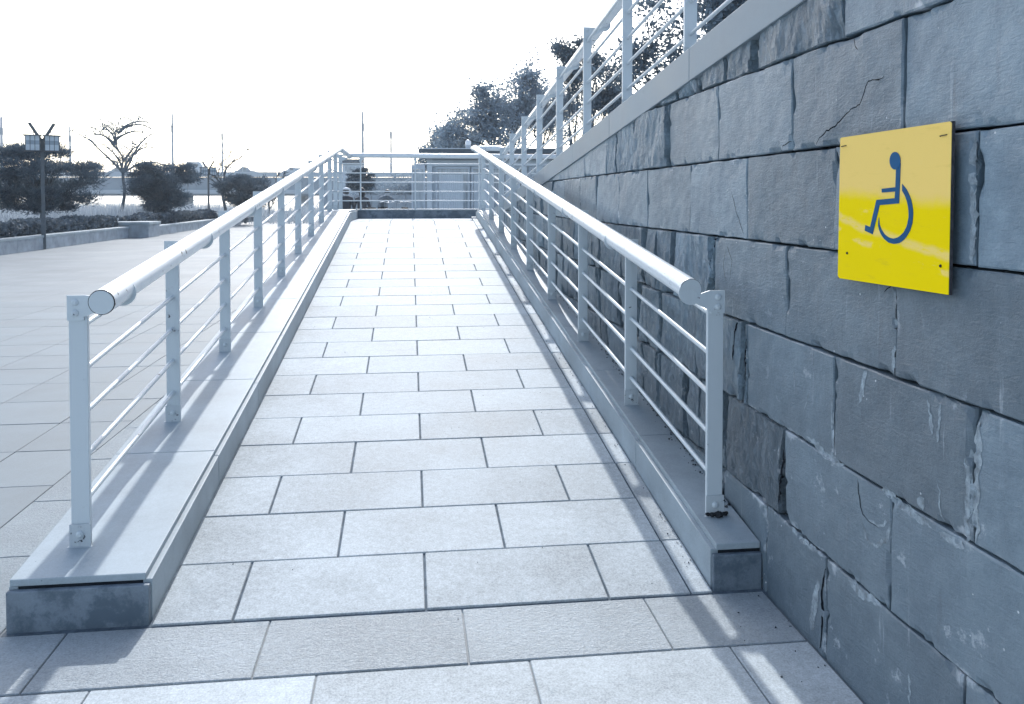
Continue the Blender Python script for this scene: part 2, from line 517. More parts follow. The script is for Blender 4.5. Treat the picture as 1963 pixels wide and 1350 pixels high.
# ------------------------------------------------------------------ ground, river, plaza
SL = .112
TH = atan(SL)
Y0, YL, YE, ZL = 2.70, 11.90, 13.60, (11.90-2.70)*.112      # ramp start, landing start, end kerb face, landing height
XL0, XL1 = -1.25, -.82                                       # left kerb
def ramp_z(y): return 0.0 if y <= Y0 else min((y-Y0)*SL, ZL)
def xr(y): return 1.033 - .0045*(y-Y0)                       # inner face of the right kerb
XW = 1.213                                                   # wall face
def cop_z(y): return 1.618 + .094*(7.565-y)                  # top of the sloping coping

o = MB().quad((-1300,-300,-1.6),(1300,-300,-1.6),(1300,2400,-1.6),(-1300,2400,-1.6)).build('ground', M['soil']); tag(o, 'dark earth under the riverside and plaza', None, None, 'structure')
o = MB().quad((-1290,80,-1.2),(1290,80,-1.2),(1290,2390,-1.2),(-1290,2390,-1.2)).build('river', M['river']); tag(o, 'bright river water beyond the plaza', None, None, 'structure')
plaza = MB().box(-70, 40, -14, 78, -1.7, -.007).build('plaza', M['plaza']); tag(plaza, 'pale square-slab plaza paving beside the ramp', None, None, 'structure')

TW, TD = .575, .57
# square slabs left of the ramp and in front of it
def slab(parent, name, x0, x1, y0, y1, z=0.0, mat='plaza_tile', gap=.005, b=.0022, th=.03):
    w, d = x1-x0-gap, y1-y0-gap
    if w < .02 or d < .02: return None
    me = bevel_box(w, d, th, b)
    if me.users and len(me.materials) and me.materials[0] is not M[mat]:
        me = me.copy()
    return link(name, me, M[mat], parent, ((x0+x1)/2, (y0+y1)/2, z + random.uniform(-.0012, .0008)))
plaza_slabs = 0
for r in range(14):
    y0 = 3.56 + .575*r; y1 = y0 + .575
    slab(plaza, 'plaza_slab', -2.09, -1.67, y0, y1, 0)
    for k in range(12):
        x1 = -2.09 - .58*k; x0 = x1 - .58
        # left edge of what the lens sees, with some margin to the side
        if x1 < -.56*y1 - .9: break
        slab(plaza, 'plaza_slab', x0, x1, y0, y1, 0); plaza_slabs += 1
for r in range(2):
    y0 = 2.39 + .585*r; y1 = y0 + .585
    for k in range(3):
        x1 = -2.09 - .58*k; slab(plaza, 'plaza_slab', x1-.58, x1, y0, y1, 0)
    slab(plaza, 'plaza_slab', -2.09, -1.67, y0, y1, 0)
# hammered border: along the left kerb and across the foot of the ramp
yb = 2.72
while yb < 13.5:
    slab(plaza, 'border_slab', -1.67, -1.265, yb, min(yb+.60, 13.9), 0, 'border'); yb += .60
xs = [-1.67,-1.06,-.445,.169,.782,1.205]
for a, b in zip(xs, xs[1:]): slab(plaza, 'border_slab', a, b, 2.39, 2.715, 0, 'tile_rough')
# smooth slabs in front of the foot of the ramp
for r in range(4):
    y1 = 2.385 - .6*r; y0 = y1 - .6
    off = -.265 if r % 2 == 0 else .04
    x = off - .61*4
    while x < 1.2:
        slab(plaza, 'paving_slab', x, min(x+.61, 1.205), y0, y1, 0, 'tile'); x += .61

# ------------------------------------------------------------------ ramp body and paving
rb = MB()
prof = [(Y0-.02, -.05), (Y0-.02, -.009), (YL, ZL-.009), (YE+.28, ZL-.009), (YE+.28, -.05)]
rb.prism(prof, 'x', XL0+.03, XW+.02)
ramp = rb.build('ramp', M['grout']); tag(ramp, 'sloping stone-paved access ramp rising to a landing', None, None, 'structure')
def rtile(x0, x1, y0, y1, mat='tile', name='paving_slab', gx=.0085, gy=.0064):
    w, d = x1-x0-gx, (y1-y0)/cos(TH if y0 < YL-.01 else 0)-gy
    if w < .015: return
    me = bevel_box(w, d, .03, .0022)
    if len(me.materials) and me.materials[0] is not M[mat]: me = me.copy(); me.materials.clear()
    ym = (y0+y1)/2
    flat = y0 > YL-.01
    link(name, me, M[mat], ramp, ((x0+x1)/2, ym, (ZL if flat else (ym-Y0)*SL) + random.uniform(-.0012,.001)), (0 if flat else TH, 0, random.uniform(-.0012,.0012)))
row = 0; y = 2.722
while y < YE-.05:
    y1 = min(y+.35, YE)
    if y < YL < y1: y1 = YL
    if YL-.12 < y1 < YL: y1 = YL
    xa, xb = XL1+.004, xr(y)-.078
    x = (-.565 if row % 2 == 0 else -.263) - .616*2
    flat = y > YL-.01
    xend = 3.05 if (flat and y > 12.55) else xb
    while x < xend:
        a, b = max(x, xa), min(x+.616, xend)
        if b-a > .03: rtile(a, b, y, y1)
        x += .616
    row += 1; y = y1
# narrow edge strips against the right kerb, alternating with a slotted drain stone
y = 2.722; k = 0
while y < 12.4:
    ln = (.35, .70, .35, .35, .70)[k % 5]; y1 = min(y+ln, 12.4)
    xa = xr(y)-.078
    rtile(xa, xr(y)-.002, y, y1, 'tile_rough' if k % 2 else 'tile', 'edge_strip', .005)
    y = y1; k += 1

# landing and upper flight
ub = MB()
ub.prism([(12.52,-.05),(12.52,ZL-.009),(YE+.28,ZL-.009),(YE+.28,-.05)], 'x', XW+.02, 3.2)
ub.prism([(12.52,-.05),(12.52,ZL-.012),(-3,cop_z(-3)-.17),(-3,-.05)], 'x', XW+.30, 3.2)
uo = ub.build('upper_ramp', M['concrete']); tag(uo, 'upper ramp flight behind the sloping wall', None, None, 'structure')

# ------------------------------------------------------------------ kerbs
def sloped_box(x0, x1, ya, yb_, h0, h1, dx0=0.0, dx1=0.0):
    """box lying along the ramp; heights above the ramp surface; x can drift from ya to yb"""
    za, zb = ramp_z(ya), ramp_z(yb_)
    return MB().hexa([(x0,ya,za+h0),(x1,ya,za+h0),(x1+dx1,yb_,zb+h0),(x0+dx0,yb_,zb+h0),
                      (x0,ya,za+h1),(x1,ya,za+h1),(x1+dx1,yb_,zb+h1),(x0+dx0,yb_,zb+h1)])
def bevel_obj(o, w=.003, seg=2):
    bm = bmesh.new(); bm.from_mesh(o.data)
    bmesh.ops.bevel(bm, geom=list(bm.edges), offset=w, segments=seg, affect='EDGES', profile=.6)
    bm.to_mesh(o.data); bm.free(); return o

def seg_list(a, b, step, brk=()):
    ys = [a]; y = a
    while y + step*1.3 < b: y += step; ys.append(y)
    ys.append(b)
    for k in brk:
        if all(abs(k-q) > .02 for q in ys): ys = [q for q in ys if abs(q-k) > .35]; ys.append(k)
    return sorted(ys)

kl = empty('ramp_kerb', (-1.04, 2.73, 0)); tag(kl, 'long granite kerb on the open plaza side of the ramp', 'kerb')
kl_off = Matrix.Translation((1.04, -2.73, 0))
def kid(mb, name, mat, parent, bev=.003):
    o = mb.build(name, mat, parent)
    o.matrix_parent_inverse = Matrix.Translation(-parent.location)
    if bev: bevel_obj(o, bev)
    return o
ysl = seg_list(2.757, YE, .95, (YL,))
for a, b in zip(ysl, ysl[1:]):
    kid(sloped_box(XL0+.004, XL1-.018, a+(-.002 if a < 2.8 else .0015), b-.0015, .128, .150), 'top_slab', M['kerb'], kl)
    kid(sloped_box(XL1-.028, XL1, a+.0015+.001, b-.0015, -.02, .128), 'side_panel', M['kerb'], kl)
    kid(sloped_box(XL0, XL0+.028, a+.0015, b-.0015, -.02, .126), 'side_panel', M['kerb'], kl)
    za = ramp_z(a)
    kid(MB().hexa([(XL0+.002,a,-.05),(XL0+.03,a,-.05),(XL0+.03,b,-.05),(XL0+.002,b,-.05),(XL0+.002,a,ramp_z(a)-.021),(XL0+.03,a,ramp_z(a)-.021),(XL0+.03,b,ramp_z(b)-.021),(XL0+.002,b,ramp_z(b)-.021)]), 'skirt_panel', M['concrete'], kl, 0)
    kid(sloped_box(XL0+.03, XL1-.03, a, b, -.03, .1275), 'core', M['kerb_core'], kl, 0)
kid(MB().box(XL0+.001, XL1-.003, 2.7345, 2.7565, -.02, .126), 'end_panel', M['endstone'], kl, .004)

kr = empty('ramp_kerb', (1.12, 2.73, 0)); tag(kr, 'granite kerb squeezed between the ramp and the stone wall', 'kerb')
ysr = seg_list(2.757, 12.45, .95, (YL,))
for a, b in zip(ysr, ysr[1:]):
    d = xr(b)-xr(a)
    ra = xr(a)
    kid(sloped_box(ra+.018, XW-.004, a+(-.008 if a < 2.8 else .0015), b-.0015, .128, .150, d, 0), 'top_slab', M['kerb'], kr)
    kid(sloped_box(ra, ra+.028, a+.0015, b-.0015, -.02, .128, d, d), 'side_panel', M['kerb'], kr)
    kid(sloped_box(ra+.03, XW-.002, a, b, -.03, .1275, d, 0), 'core', M['kerb_core'], kr, 0)
kid(MB().box(xr(2.7)+.003, XW-.003, 2.7345, 2.7565, -.01, .122), 'end_panel', M['endstone'], kr, .004)
kid(MB().box(xr(12.45), XW-.003, 12.452, 12.475, ZL-.02, ZL+.15), 'end_panel', M['endstone'], kr, .004)

ke = empty('landing_kerb', (1.0, 13.74, ZL)); tag(ke, 'low dark kerb closing the far end of the landing', 'kerb')
xse = [XL1-.026, -.02, 1.10, 2.1, 3.2]
for a, b in zip(xse, xse[1:]):
    kid(MB().box(a+.0015, b-.0015, YE, YE+.26, ZL+.128, ZL+.151), 'top_slab', M['kerb'], ke)
    kid(MB().box(a+.0015, b-.0015, YE+.012, YE+.24, ZL-.05, ZL+.1275), 'side_panel', M['endstone'], ke)

# ------------------------------------------------------------------ stone wall
wall = empty('stone_wall', (XW+.2, 5.0, 0)); tag(wall, 'tall blue-grey slate block wall with a sloping granite coping', 'wall')
def wkid(o): o.parent = wall; o.matrix_parent_inverse = Matrix.Translation(-wall.location); return o
core = MB()
core.prism([(-3,-.05),(12.45,-.05),(12.45,cop_z(12.45)-.15),(-3,cop_z(-3)-.15)], 'x', XW+.034, XW+.30)
wkid(core.build('wall_core', M['kerb_core']))

def add_uv(me, y0, y1, z0, z1):
    a = me.uv_layers.new(name='near'); b = me.uv_layers.new(name='far')
    n = len(me.loops)
    vi = np.empty(n, dtype=np.int32); me.loops.foreach_get('vertex_index', vi)
    co = np.empty(len(me.vertices)*3, dtype=np.float32); me.vertices.foreach_get('co', co); co = co.reshape(-1,3)
    p = co[vi]
    A = np.stack([p[:,1]-y0, p[:,2]-z0], 1); Bq = np.stack([y1-p[:,1], z1-p[:,2]], 1)
    a.data.foreach_set('uv', A.astype(np.float32).reshape(-1)); b.data.foreach_set('uv', Bq.astype(np.float32).reshape(-1))

BLK = []
def block(y0, y1, z0, z1, rough, gap=.007):
    seed = random.uniform(0, 100)
    y0 += gap*.5; y1 -= gap*.5; z0 += gap*.5; z1 -= gap*.5
    w = y1-y0; h = z1-z0
    far = y0 > 6
    if rough:
        ny, nz = (58, 32) if not far else (18, 12)
    else:
        ny, nz = (30, 16) if not far else (8, 5)
    proud = random.uniform(-.004, .004)
    tilt = random.uniform(-.006, .006)
    ys = sorted(set([0, .004/w] + [i/ny for i in range(1, ny)] + [1-.004/w, 1]))
    zs = sorted(set([0, .004/h] + [i/nz for i in range(1, nz)] + [1-.004/h, 1]))
    fis = [(random.choice((random.uniform(.0,.08), random.uniform(.92,1.0))), random.uniform(.016,.042)/w) for _ in range(random.choice((1,1,2)))] if rough else []
    if rough and random.random() < .45: fis.append((random.uniform(.3,.7), random.uniform(.008,.018)/w))
    bm = bmesh.new(); grid = []
    wob = .004 if not rough else .006
    for i, u in enumerate(ys):
        colv = []
        for j, v in enumerate(zs):
            y = y0+u*w; z = z0+v*h
            edge = i in (0, len(ys)-1) or j in (0, len(zs)-1)
            # ragged arris
            if i in (0, len(ys)-1): y += noise.noise((seed, z*9, 1.0))*wob*(1 if i == 0 else -1)
            if j in (0, len(zs)-1): z += noise.noise((y*8, seed, 2.0))*wob*.7
            d = proud + tilt*(u-.5) + .005*noise.noise((y*5+seed, z*6, 0)) + .0022*noise.noise((y*17+z*9+seed, z*21, 2.0))
            if rough:
                q = noise.fractal((y*4.2+seed, z*3.6, seed*.3), 1.0, 2.0, 4)
                step = math.floor(q*5)/5*.6 + q*.4
                d += .004 + .014*step
                # layered slanting ribs of split slate
                rib = noise.noise((y*24 + z*7 + seed, z*3.5, 4.0))
                d += .0028*math.copysign(abs(rib)**.5, rib)
                rib2 = noise.noise((y*60 - z*16 + seed, z*9, 8.0)); d += .0010*math.copysign(abs(rib2)**.5, rib2)
                for fu, fw in fis:
                    cu = fu + .035*noise.noise((z*7+seed, 5.0, fu*9)) + .018*noise.noise((z*31+seed, 2.0, fu))
                    t = abs(u-cu)/fw
                    gate = min(1, max(0, .75 + 1.6*noise.noise((z*6+seed*2, fu*17, 1.0))))
                    if t < gate: d -= .085*gate*(1-(t/gate)**4)
                chip = noise.noise((y*7+seed, z*7, 9.0))
                if v < .16 and chip > .05: d -= .030*chip*(1-v/.16)*2
            else:
                ed = min(u*w, (1-u)*w, v*h, (1-v)*h)
                if ed < .022:
                    ch = noise.noise((y*11+seed, z*11, 3.0)) + .5*noise.noise((y*37, z*37+seed, 6.0))
                    if ch > .18: d -= min(.014, .05*(ch-.18))*(1-ed/.022)
            if edge: d -= .0035 + (.008*random.random() if rough else 0)
            colv.append(bm.verts.new((XW-d, y, z)))
        grid.append(colv)
    for i in range(len(ys)-1):
        for j in range(len(zs)-1):
            f = bm.faces.new((grid[i][j], grid[i][j+1], grid[i+1][j+1], grid[i+1][j])); f.smooth = False
    # returns into the joint
    be = [e for e in bm.edges if e.is_boundary]
    ex = bmesh.ops.extrude_edge_only(bm, edges=be)
    for v in [q for q in ex['geom'] if isinstance(q, bmesh.types.BMVert)]: v.co.x = XW+.036
    # cut under the coping
    zc = cop_z((y0+y1)/2)-.136
    if z1 > cop_z(y1)-.16:
        p = Vector((XW, 7.565, 1.618-.137)); nn = Vector((0, .094, 1)).normalized()
        bmesh.ops.bisect_plane(bm, geom=list(bm.verts)+list(bm.edges)+list(bm.faces), plane_co=p, plane_no=nn, clear_outer=True)
    if len(bm.faces) == 0: bm.free(); return None
    bmesh.ops.recalc_face_normals(bm, faces=bm.faces)
    me = bpy.data.meshes.new('stone_block'); bm.to_mesh(me); bm.free()
    add_uv(me, y0, y1, z0, z1)
    BLK.append(me)
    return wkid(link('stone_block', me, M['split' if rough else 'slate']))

courses = {
 0: [1.684, 2.289],
 1: [1.964, 2.569],
 2: [1.657, 2.255, 2.878],
 3: [1.959, 2.573, 3.205],
 4: [1.664, 2.267, 2.894, 3.51, 4.167],
 5: [1.937, 2.536, 3.176, 3.816, 4.412, 5.061],
 6: [1.62, 2.222, 2.83, 3.46],
 7: [1.2, 1.82]}
for c in range(9):
    js = list(courses.get(c, [1.4, 2.0]))
    while js[0] > -2.4: js.insert(0, js[0]-.61)
    while js[-1] < 12.4:
        js.append(js[-1] + (random.uniform(.34,.6) if c < 4 else random.uniform(.5,.66)))
    js[-1] = 12.44
    if js[-1]-js[-2] < .15: js.pop(-2)
    z0, z1 = c*.3, c*.3+.3
    if c == 0: z0 = -.03
    for a, b in zip(js, js[1:]):
        if z0 > cop_z(a)-.145: continue
        mid = (a+b)/2
        rough = False
        if c in (0, 1): rough = mid > 2.95 or (c == 1 and 2.6 < mid)
        elif c == 2: rough = mid > 2.9
        elif c == 3: rough = mid > 3.25
        elif c == 4: rough = mid > 7.5
        elif c == 5: rough = 3.85 < mid < 5.0
        elif c == 6: rough = 2.25 < mid
        if c == 1 and a < 2.7 < b: rough = True
        o = block(a, b, z0, z1, rough)
        # delaminated flake with a ragged crack along its edge
        if o and c == 5 and abs(a-1.937) < .01:
            pts = [(2.53,1.792),(2.09,1.792),(2.085,1.745),(2.02,1.72),(1.985,1.735),(1.968,1.722),(1.975,1.69),(2.0,1.672),(2.03,1.664),(2.06,1.652),(2.068,1.635),(2.08,1.608),(2.10,1.594),(2.14,1.586),(2.20,1.556),(2.25,1.548),(2.28,1.532),(2.33,1.508),(2.53,1.508)]
            f = MB().prism(pts, 'x', XW-.0145, XW+.001).build('flake', M['slate'], o)
            f.matrix_parent_inverse = Matrix.Translation(-wall.location)
            add_uv(f.data, a, b, z0, z1); BLK.append(f.data)
        if o and c == 3 and abs(a-2.573) < .01:
            pts = [(3.19,1.19),(2.95,1.19),(2.93,1.14),(2.90,1.11),(2.91,1.06),(2.87,1.03),(2.80,1.02),(2.74,1.035),(2.70,1.02),(2.66,.97),(2.60,.95),(2.60,.91),(3.19,.91)]
            f = MB().prism(pts, 'x', XW-.013, XW+.001).build('flake', M['slate'], o)
            f.matrix_parent_inverse = Matrix.Translation(-wall.location)
            add_uv(f.data, a, b, z0, z1); BLK.append(f.data)
        if o and c == 4 and abs(a-2.894) < .01:
            pts = [(3.49,1.49),(3.12,1.49),(3.10,1.44),(3.06,1.41),(3.05,1.36),(3.02,1.33),(3.0,1.27),(2.97,1.24),(2.965,1.21),(3.49,1.21)]
            f = MB().prism(pts, 'x', XW-.011, XW+.001).build('flake', M['slate'], o)
            f.matrix_parent_inverse = Matrix.Translation(-wall.location)
            add_uv(f.data, a, b, z0, z1); BLK.append(f.data)

# cracks and mortar smears lying on the block faces
from mathutils.bvhtree import BVHTree
bv_, bf_ = [], []
for me in BLK:
    o0 = len(bv_)
    bv_ += [tuple(v.co) for v in me.vertices]
    bf_ += [tuple(o0+i for i in p.vertices) for p in me.polygons]
WB = BVHTree.FromPolygons(bv_, bf_)
def on_face(y, z):
    h = WB.ray_cast(Vector((XW-.3, y, z)), Vector((1,0,0)))
    return (h[0].x if h[0] is not None and h[0].x < XW+.02 else XW) - .0007
def ribbon(pts, w, mat, name, jag=.004, taper=True, step=.008, wn=.5):
    P2 = []
    for (a, b) in zip(pts, pts[1:]):
        n = max(1, int(math.dist(a, b)/step))
        for k in range(n): P2.append((a[0]+(b[0]-a[0])*k/n, a[1]+(b[1]-a[1])*k/n))
    P2.append(pts[-1])
    sd = random.uniform(0, 99)
    P2 = [(y+jag*noise.noise((y*60+sd, z*60, 0)), z+jag*noise.noise((y*60, z*60+sd, 5))) for y, z in P2]
    mb = MB(); n = len(P2); rows = []
    for k, (y, z) in enumerate(P2):
        a = P2[max(k-1,0)]; b = P2[min(k+1,n-1)]
        t = Vector((b[0]-a[0], b[1]-a[1])); t = t.normalized() if t.length > 1e-9 else Vector((0,1))
        nn = Vector((-t.y, t.x))
        q = k/(n-1)
        ww = w*(min(1, 6*min(q+.02, 1.02-q)) if taper else 1)
        wl = ww*(1+wn*noise.noise((q*n*.13, sd, 3)) + .4*wn*noise.noise((q*n*.5, sd, 4)))*.5; wr = ww*(1+wn*noise.noise((q*n*.13, sd, 7)) + .4*wn*noise.noise((q*n*.5, sd, 8)))*.5
        r = []
        m = 3 if w > .012 else 1
        for j in range(m+1):
            f = -wl + (wl+wr)*j/m
            yy, zz = y+nn.x*f, z+nn.y*f
            r.append((on_face(yy, zz), yy, zz))
        rows.append(r)
    for r0, r1 in zip(rows, rows[1:]):
        for j in range(len(r0)-1): mb.quad(r0[j], r0[j+1], r1[j+1], r1[j])
    return wkid(mb.build(name, mat))
M['crack'] = mat_simple('crack_shade', (.012,.015,.02), .95, .0, .4, 30)  # dark strips carry the shade inside the cracks as colour
M['mortar'] = mat_simple('lime_mortar', (.29,.345,.385), .9, .2, .5, 40, .5, 90)
def wl_(px, py):
    f = 1600.0; pit = radians(1.5)
    F = Vector((SY_*cos(pit), CY_*cos(pit), -sin(pit))); U = Vector((SY_*sin(pit), CY_*sin(pit), cos(pit))); R = Vector((CY_,-SY_,0))
    d = F + R*((px-981.5)/f) - U*((py-381-f*math.tan(pit))/f); t = XW/d.x
    return (d.y*t, 1.35+d.z*t)
def CR(l, w=.0035, name='crack', mat='crack', **k): return ribbon([wl_(*p) for p in l], w, M[mat], name, **k)
CR([(1700,143),(1693,150),(1675,156),(1670,166),(1664,187),(1658,201),(1641,210),(1610,243),(1593,252),(1578,267),(1569,286)], .0042)
CR([(1647,72),(1650,90),(1655,96)], .003)
CR([(1517,271),(1502,281),(1494,292)], .003)
CR([(1646,912),(1650,950),(1656,985),(1665,997),(1675,1004),(1686,1013)], .0034, wn=1.2)
CR([(1500,858),(1503,885),(1495,925),(1493,965)], .014, wn=.9, jag=.008)
CR([(1584,1088),(1577,1150),(1580,1200),(1573,1243)], .009, wn=.9)
CR([(1375,455),(1362,505),(1366,530),(1376,560),(1374,585)], .003)
CR([(1400,470),(1410,500),(1406,530)], .0025)
CR([(1397,480),(1393,510),(1398,540)], .0025)
CR([(1405,545),(1420,548),(1440,540),(1455,545)], .0025, mat='mortar', name='mortar_smear')
CR([(1402,365),(1415,420),(1425,452)], .0022)
CR([(1690,560),(1700,552),(1706,545)], .0025)
CR([(1555,750),(1543,790)], .004, mat='mortar', name='mortar_smear')
CR([(1416,615),(1412,640),(1409,690)], .010, wn=.9, jag=.006)
CR([(1432,640),(1428,690),(1431,740)], .009, wn=.9, jag=.006)
# thick smears of old mortar beside some joints, and a curved chalk mark
for l, w in (([(1861,862),(1859,950),(1855,1038)], .022), ([(1877,808),(1875,900),(1873,1040)], .020), ([(1711,665),(1713,718)], .020), ([(1716,560),(1712,640)], .008),
             ([(1662,705),(1655,745),(1648,775)], .016), ([(1598,760),(1596,800),(1598,860)], .012), ([(1570,1110),(1562,1160),(1556,1210)], .030), ([(1868,262),(1866,360),(1864,505)], .020),
             ([(1548,836),(1580,868),(1620,893)], .018), ([(1690,935),(1730,968),(1790,1012)], .020), ([(1800,1020),(1850,1050)], .016), ([(1630,1115),(1660,1142),(1690,1162)], .022),
             ([(1510,1006),(1545,1040),(1580,1068)], .014), ([(1760,955),(1775,970)], .030), ([(1655,1000),(1661,1030),(1680,1047),(1700,1035),(1706,1000)], .010), ([(1668,1000),(1690,1008),(1704,996)], .008),
             ([(1525,712),(1526,745)], .008), ([(1745,1290),(1747,1350)], .010), ([(1802,925),(1808,1000)], .006), ([(1780,765),(1790,830)], .012), ([(1805,775),(1800,850)], .010)):
    CR(l, w, 'mortar_smear', 'mortar', wn=1.1, jag=.007, step=.006)

# coping slabs
ys = [-2.8,-1.75,-.7,.35,1.4,2.45,3.50,4.95,6.1,7.42,8.6,9.8,11.0,12.44]
for a, b in zip(ys, ys[1:]):
    a += .0015; b -= .0015
    za, zb = cop_z(a), cop_z(b)
    mb = MB().hexa([(XW-.012,a,za-.142),(XW+.32,a,za-.142),(XW+.32,b,zb-.142),(XW-.012,b,zb-.142),(XW-.012,a,za),(XW+.32,a,za),(XW+.32,b,zb),(XW-.012,b,zb)])
    o = mb.build('coping_slab', M['coping']); bevel_obj(o, .003); wkid(o)
wkid(bevel_obj(MB().box(XW-.005, XW+.31, 12.45, 12.475, -.02, cop_z(12.47)).build('end_panel', M['coping']), .003))

# ------------------------------------------------------------------ railings
def bolt_mesh():
    mb = MB(); mb.path([(0,0,0),(0,-.004,0),(0,-.0095,0)], [.0125,.0120,.006], 12); return mb.mesh('bolt', True)
BOLT = bolt_mesh(); BOLT.materials.append(M['paint'])
PW, PD = .060, .020
def make_post(parent, x, y, zb, h, side, off, pipe_dz, yaw=0.0, low=.012):
    """flat-bar post standing at (x,y,zb); bracket reaches sideways (side=+1/-1) by off to the pipe; pipe_dz: pipe centre above post foot"""
    p = link('post', POST(h+low), M['paint'], parent, (x, y, zb-low), (0, 0, yaw))
    # bracket plate: bolted to the top of the bar, swelling into a round cradle under the pipe
    poly = []
    c0 = Vector((side*off, pipe_dz+low-.012))
    r = .046
    top = h+low+.006
    poly = [(-side*(PW/2+.002), top), (side*(PW/2-.004), top), (side*(off-.035), top-.012)]
    for k in range(0, 11):
        a = radians(35) - radians(150)*k/10
        poly.append((c0.x + side*r*cos(a), c0.y + r*sin(a)))
    poly += [(side*(PW/2+.01), top-.066), (side*(PW/2-.008), top-.072), (side*(PW/2-.008), top-.085), (-side*(PW/2+.002), top-.085)]
    br = MB().prism(poly, 'y', -PD/2-.007, -PD/2-.0005).build('bracket', M['paint'], p)
    link('bolt', BOLT, None, br, (-side*.006, -PD/2-.007, top-.024))
    link('bolt', BOLT, None, br, (-side*.006, -PD/2-.007, top-.060))
    cl = link('base_clip', CLIP, M['paint_rust'], p, (0, 0, low))
    link('bolt', BOLT, None, cl, (0, -PD/2-.006, .040))
    return p
_pm = {}
def POST(h):
    k = round(h, 3)
    if k not in _pm:
        bm = bmesh.new(); bmesh.ops.create_cube(bm, size=1)
        for v in bm.verts: v.co = Vector((v.co.x*PW, v.co.y*PD, (v.co.z+.5)*h))
        bmesh.ops.bevel(bm, geom=list(bm.edges), offset=.0022, segments=2, affect='EDGES', profile=.5)
        _pm[k] = bpy.data.meshes.new('post'); bm.to_mesh(_pm[k]); bm.free()
    return _pm[k]
CLIP = MB().box(-PW/2-.004, PW/2+.004, -PD/2-.006, -PD/2-.0008, -.010, .074).box(-PW/2-.010, PW/2+.010, -PD/2-.012, PD/2+.012, -.012, -.001).mesh('base_clip')
CLIP.materials.append(M['paint_rust'])
def rod(parent, pts, r=.0098):
    return MB().path(pts, r, 10).build('rod', M['paint'], parent, True)
def pipe(parent, pts, r=.040, mat='paint_pipe'):
    return MB().path(pts, r, 28).build('handrail', M[mat], parent, True)
def smooth_corner(a, b, c, r=.15, n=6):
    a, b, c = Vector(a), Vector(b), Vector(c)
    u = (a-b).normalized(); w = (c-b).normalized()
    p0, p2 = b+u*r, b+w*r
    return [tuple((1-t)**2*p0 + 2*t*(1-t)*b + t*t*p2) for t in [i/n for i in range(n+1)]]

RODS = [.135, .285, .435, .585, .735]
# left railing, turning across the end of the landing
rl = empty('railing', (0,0,0)); tag(rl, 'white pipe railing along the plaza side, turning across the landing end', 'railing')
XPL, XHL = -1.105, -.961
kt = lambda y: ramp_z(y)+.15
post_ys = [2.958+1.122*k for k in range(9)] + [12.85]
for i, y in enumerate(post_ys):
    make_post(rl, XPL, y, kt(y), .842, 1, XHL-XPL, .868)
make_post(rl, XPL+.004, 13.72, kt(13.72), .842, 1, XHL-XPL, .868)
yl2 = 13.74
p0 = (XHL, 2.755, kt(2.755)+.868)
ka = (XHL, YL, kt(YL)+.868); kb = (XHL, yl2, ZL+.15+.868); kc = (4.0, yl2, ZL+.15+.868)
pipe(rl, [p0, (XHL, 5.5, kt(5.5)+.868), (XHL, 9, kt(9)+.868), (XHL, YL-.001, kt(YL)+.868), (XHL, YL+.03, ka[2])] + [(XHL, 13.0, ka[2])] + smooth_corner((XHL,13.0,ka[2]), kb, kc, .07) + [kc])
DV = Vector((0, cos(TH), sin(TH)))
cap = MB().path([Vector(p0)-DV*.0005, Vector(p0)-DV*.0042], [.0388,.0378], 28).build('end_cap', M['paint'], rl, True)
MB().path([Vector(p0)+DV*.001, Vector(p0)-DV*.0028], [.0407,.0402], 28, True).build('weld_ring', M['rust'], rl, True)
for h in RODS:
    rod(rl, [(XPL, 2.955, kt(2.955)+h), (XPL, YL, kt(YL)+h), (XPL, 13.72, ZL+.15+h)])
    rod(rl, [(XPL, yl2, ZL+.15+h), (4.0, yl2, ZL+.15+h)])
for x in (-.78, .10, 1.15, 2.15, 3.10):
    p = link('post', POST(.835), M['paint'], rl, (x, yl2, ZL+.148), (0,0,radians(90)))
    link('base_clip', CLIP, M['paint_rust'], p, (0,0,.002))
    MB().box(-.02,.02,-.02,.02,.77,.84).build('saddle', M['paint'], p)

# right railing beside the wall, with its turn at the top
rr_ = empty('railing', (0,0,0)); tag(rr_, 'white pipe railing between the ramp and the stone wall', 'railing')
def xpr(y): return 1.120 - .0045*(y-Y0)
def zpr(y): return 1.016 + .114*(y-2.93)
for k in range(9):
    y = 2.958 + 1.155*k
    h = zpr(y)-kt(y)
    make_post(rr_, xpr(y), y, kt(y), h-.012, -1, .097, h)
OFF = .097
a = (xpr(2.945)-OFF, 2.945, zpr(2.945)); b = (xpr(12.5)-OFF, 12.5, zpr(12.5))
c_ = (xpr(12.9)-OFF, 12.95, zpr(12.5)+.02); d_ = (1.42, 12.95, zpr(12.5)+.03); e_ = (1.42, 12.4, cop_z(12.4)+.90)
pipe(rr_, [a, (xpr(5.5)-OFF, 5.5, zpr(5.5)), (xpr(9)-OFF, 9, zpr(9)), b] + smooth_corner(b, c_, d_, .18) + smooth_corner(c_, d_, e_, .12) + [e_], .040)
MB().path([Vector(a)-DV*.0005, Vector(a)-DV*.0042], [.0394,.0388], 28).build('end_cap', M['paint'], rr_, True)
MB().path([Vector(a)+DV*.001, Vector(a)-DV*.0028], [.0405,.0401], 28, True).build('weld_ring', M['rust'], rr_, True)
for h in RODS:
    rod(rr_, [(xpr(2.955), 2.955, kt(2.955)+h), (xpr(YL), YL, kt(YL)+h*1.02), (xpr(12.2), 12.2, kt(12.2)+h*1.03)])
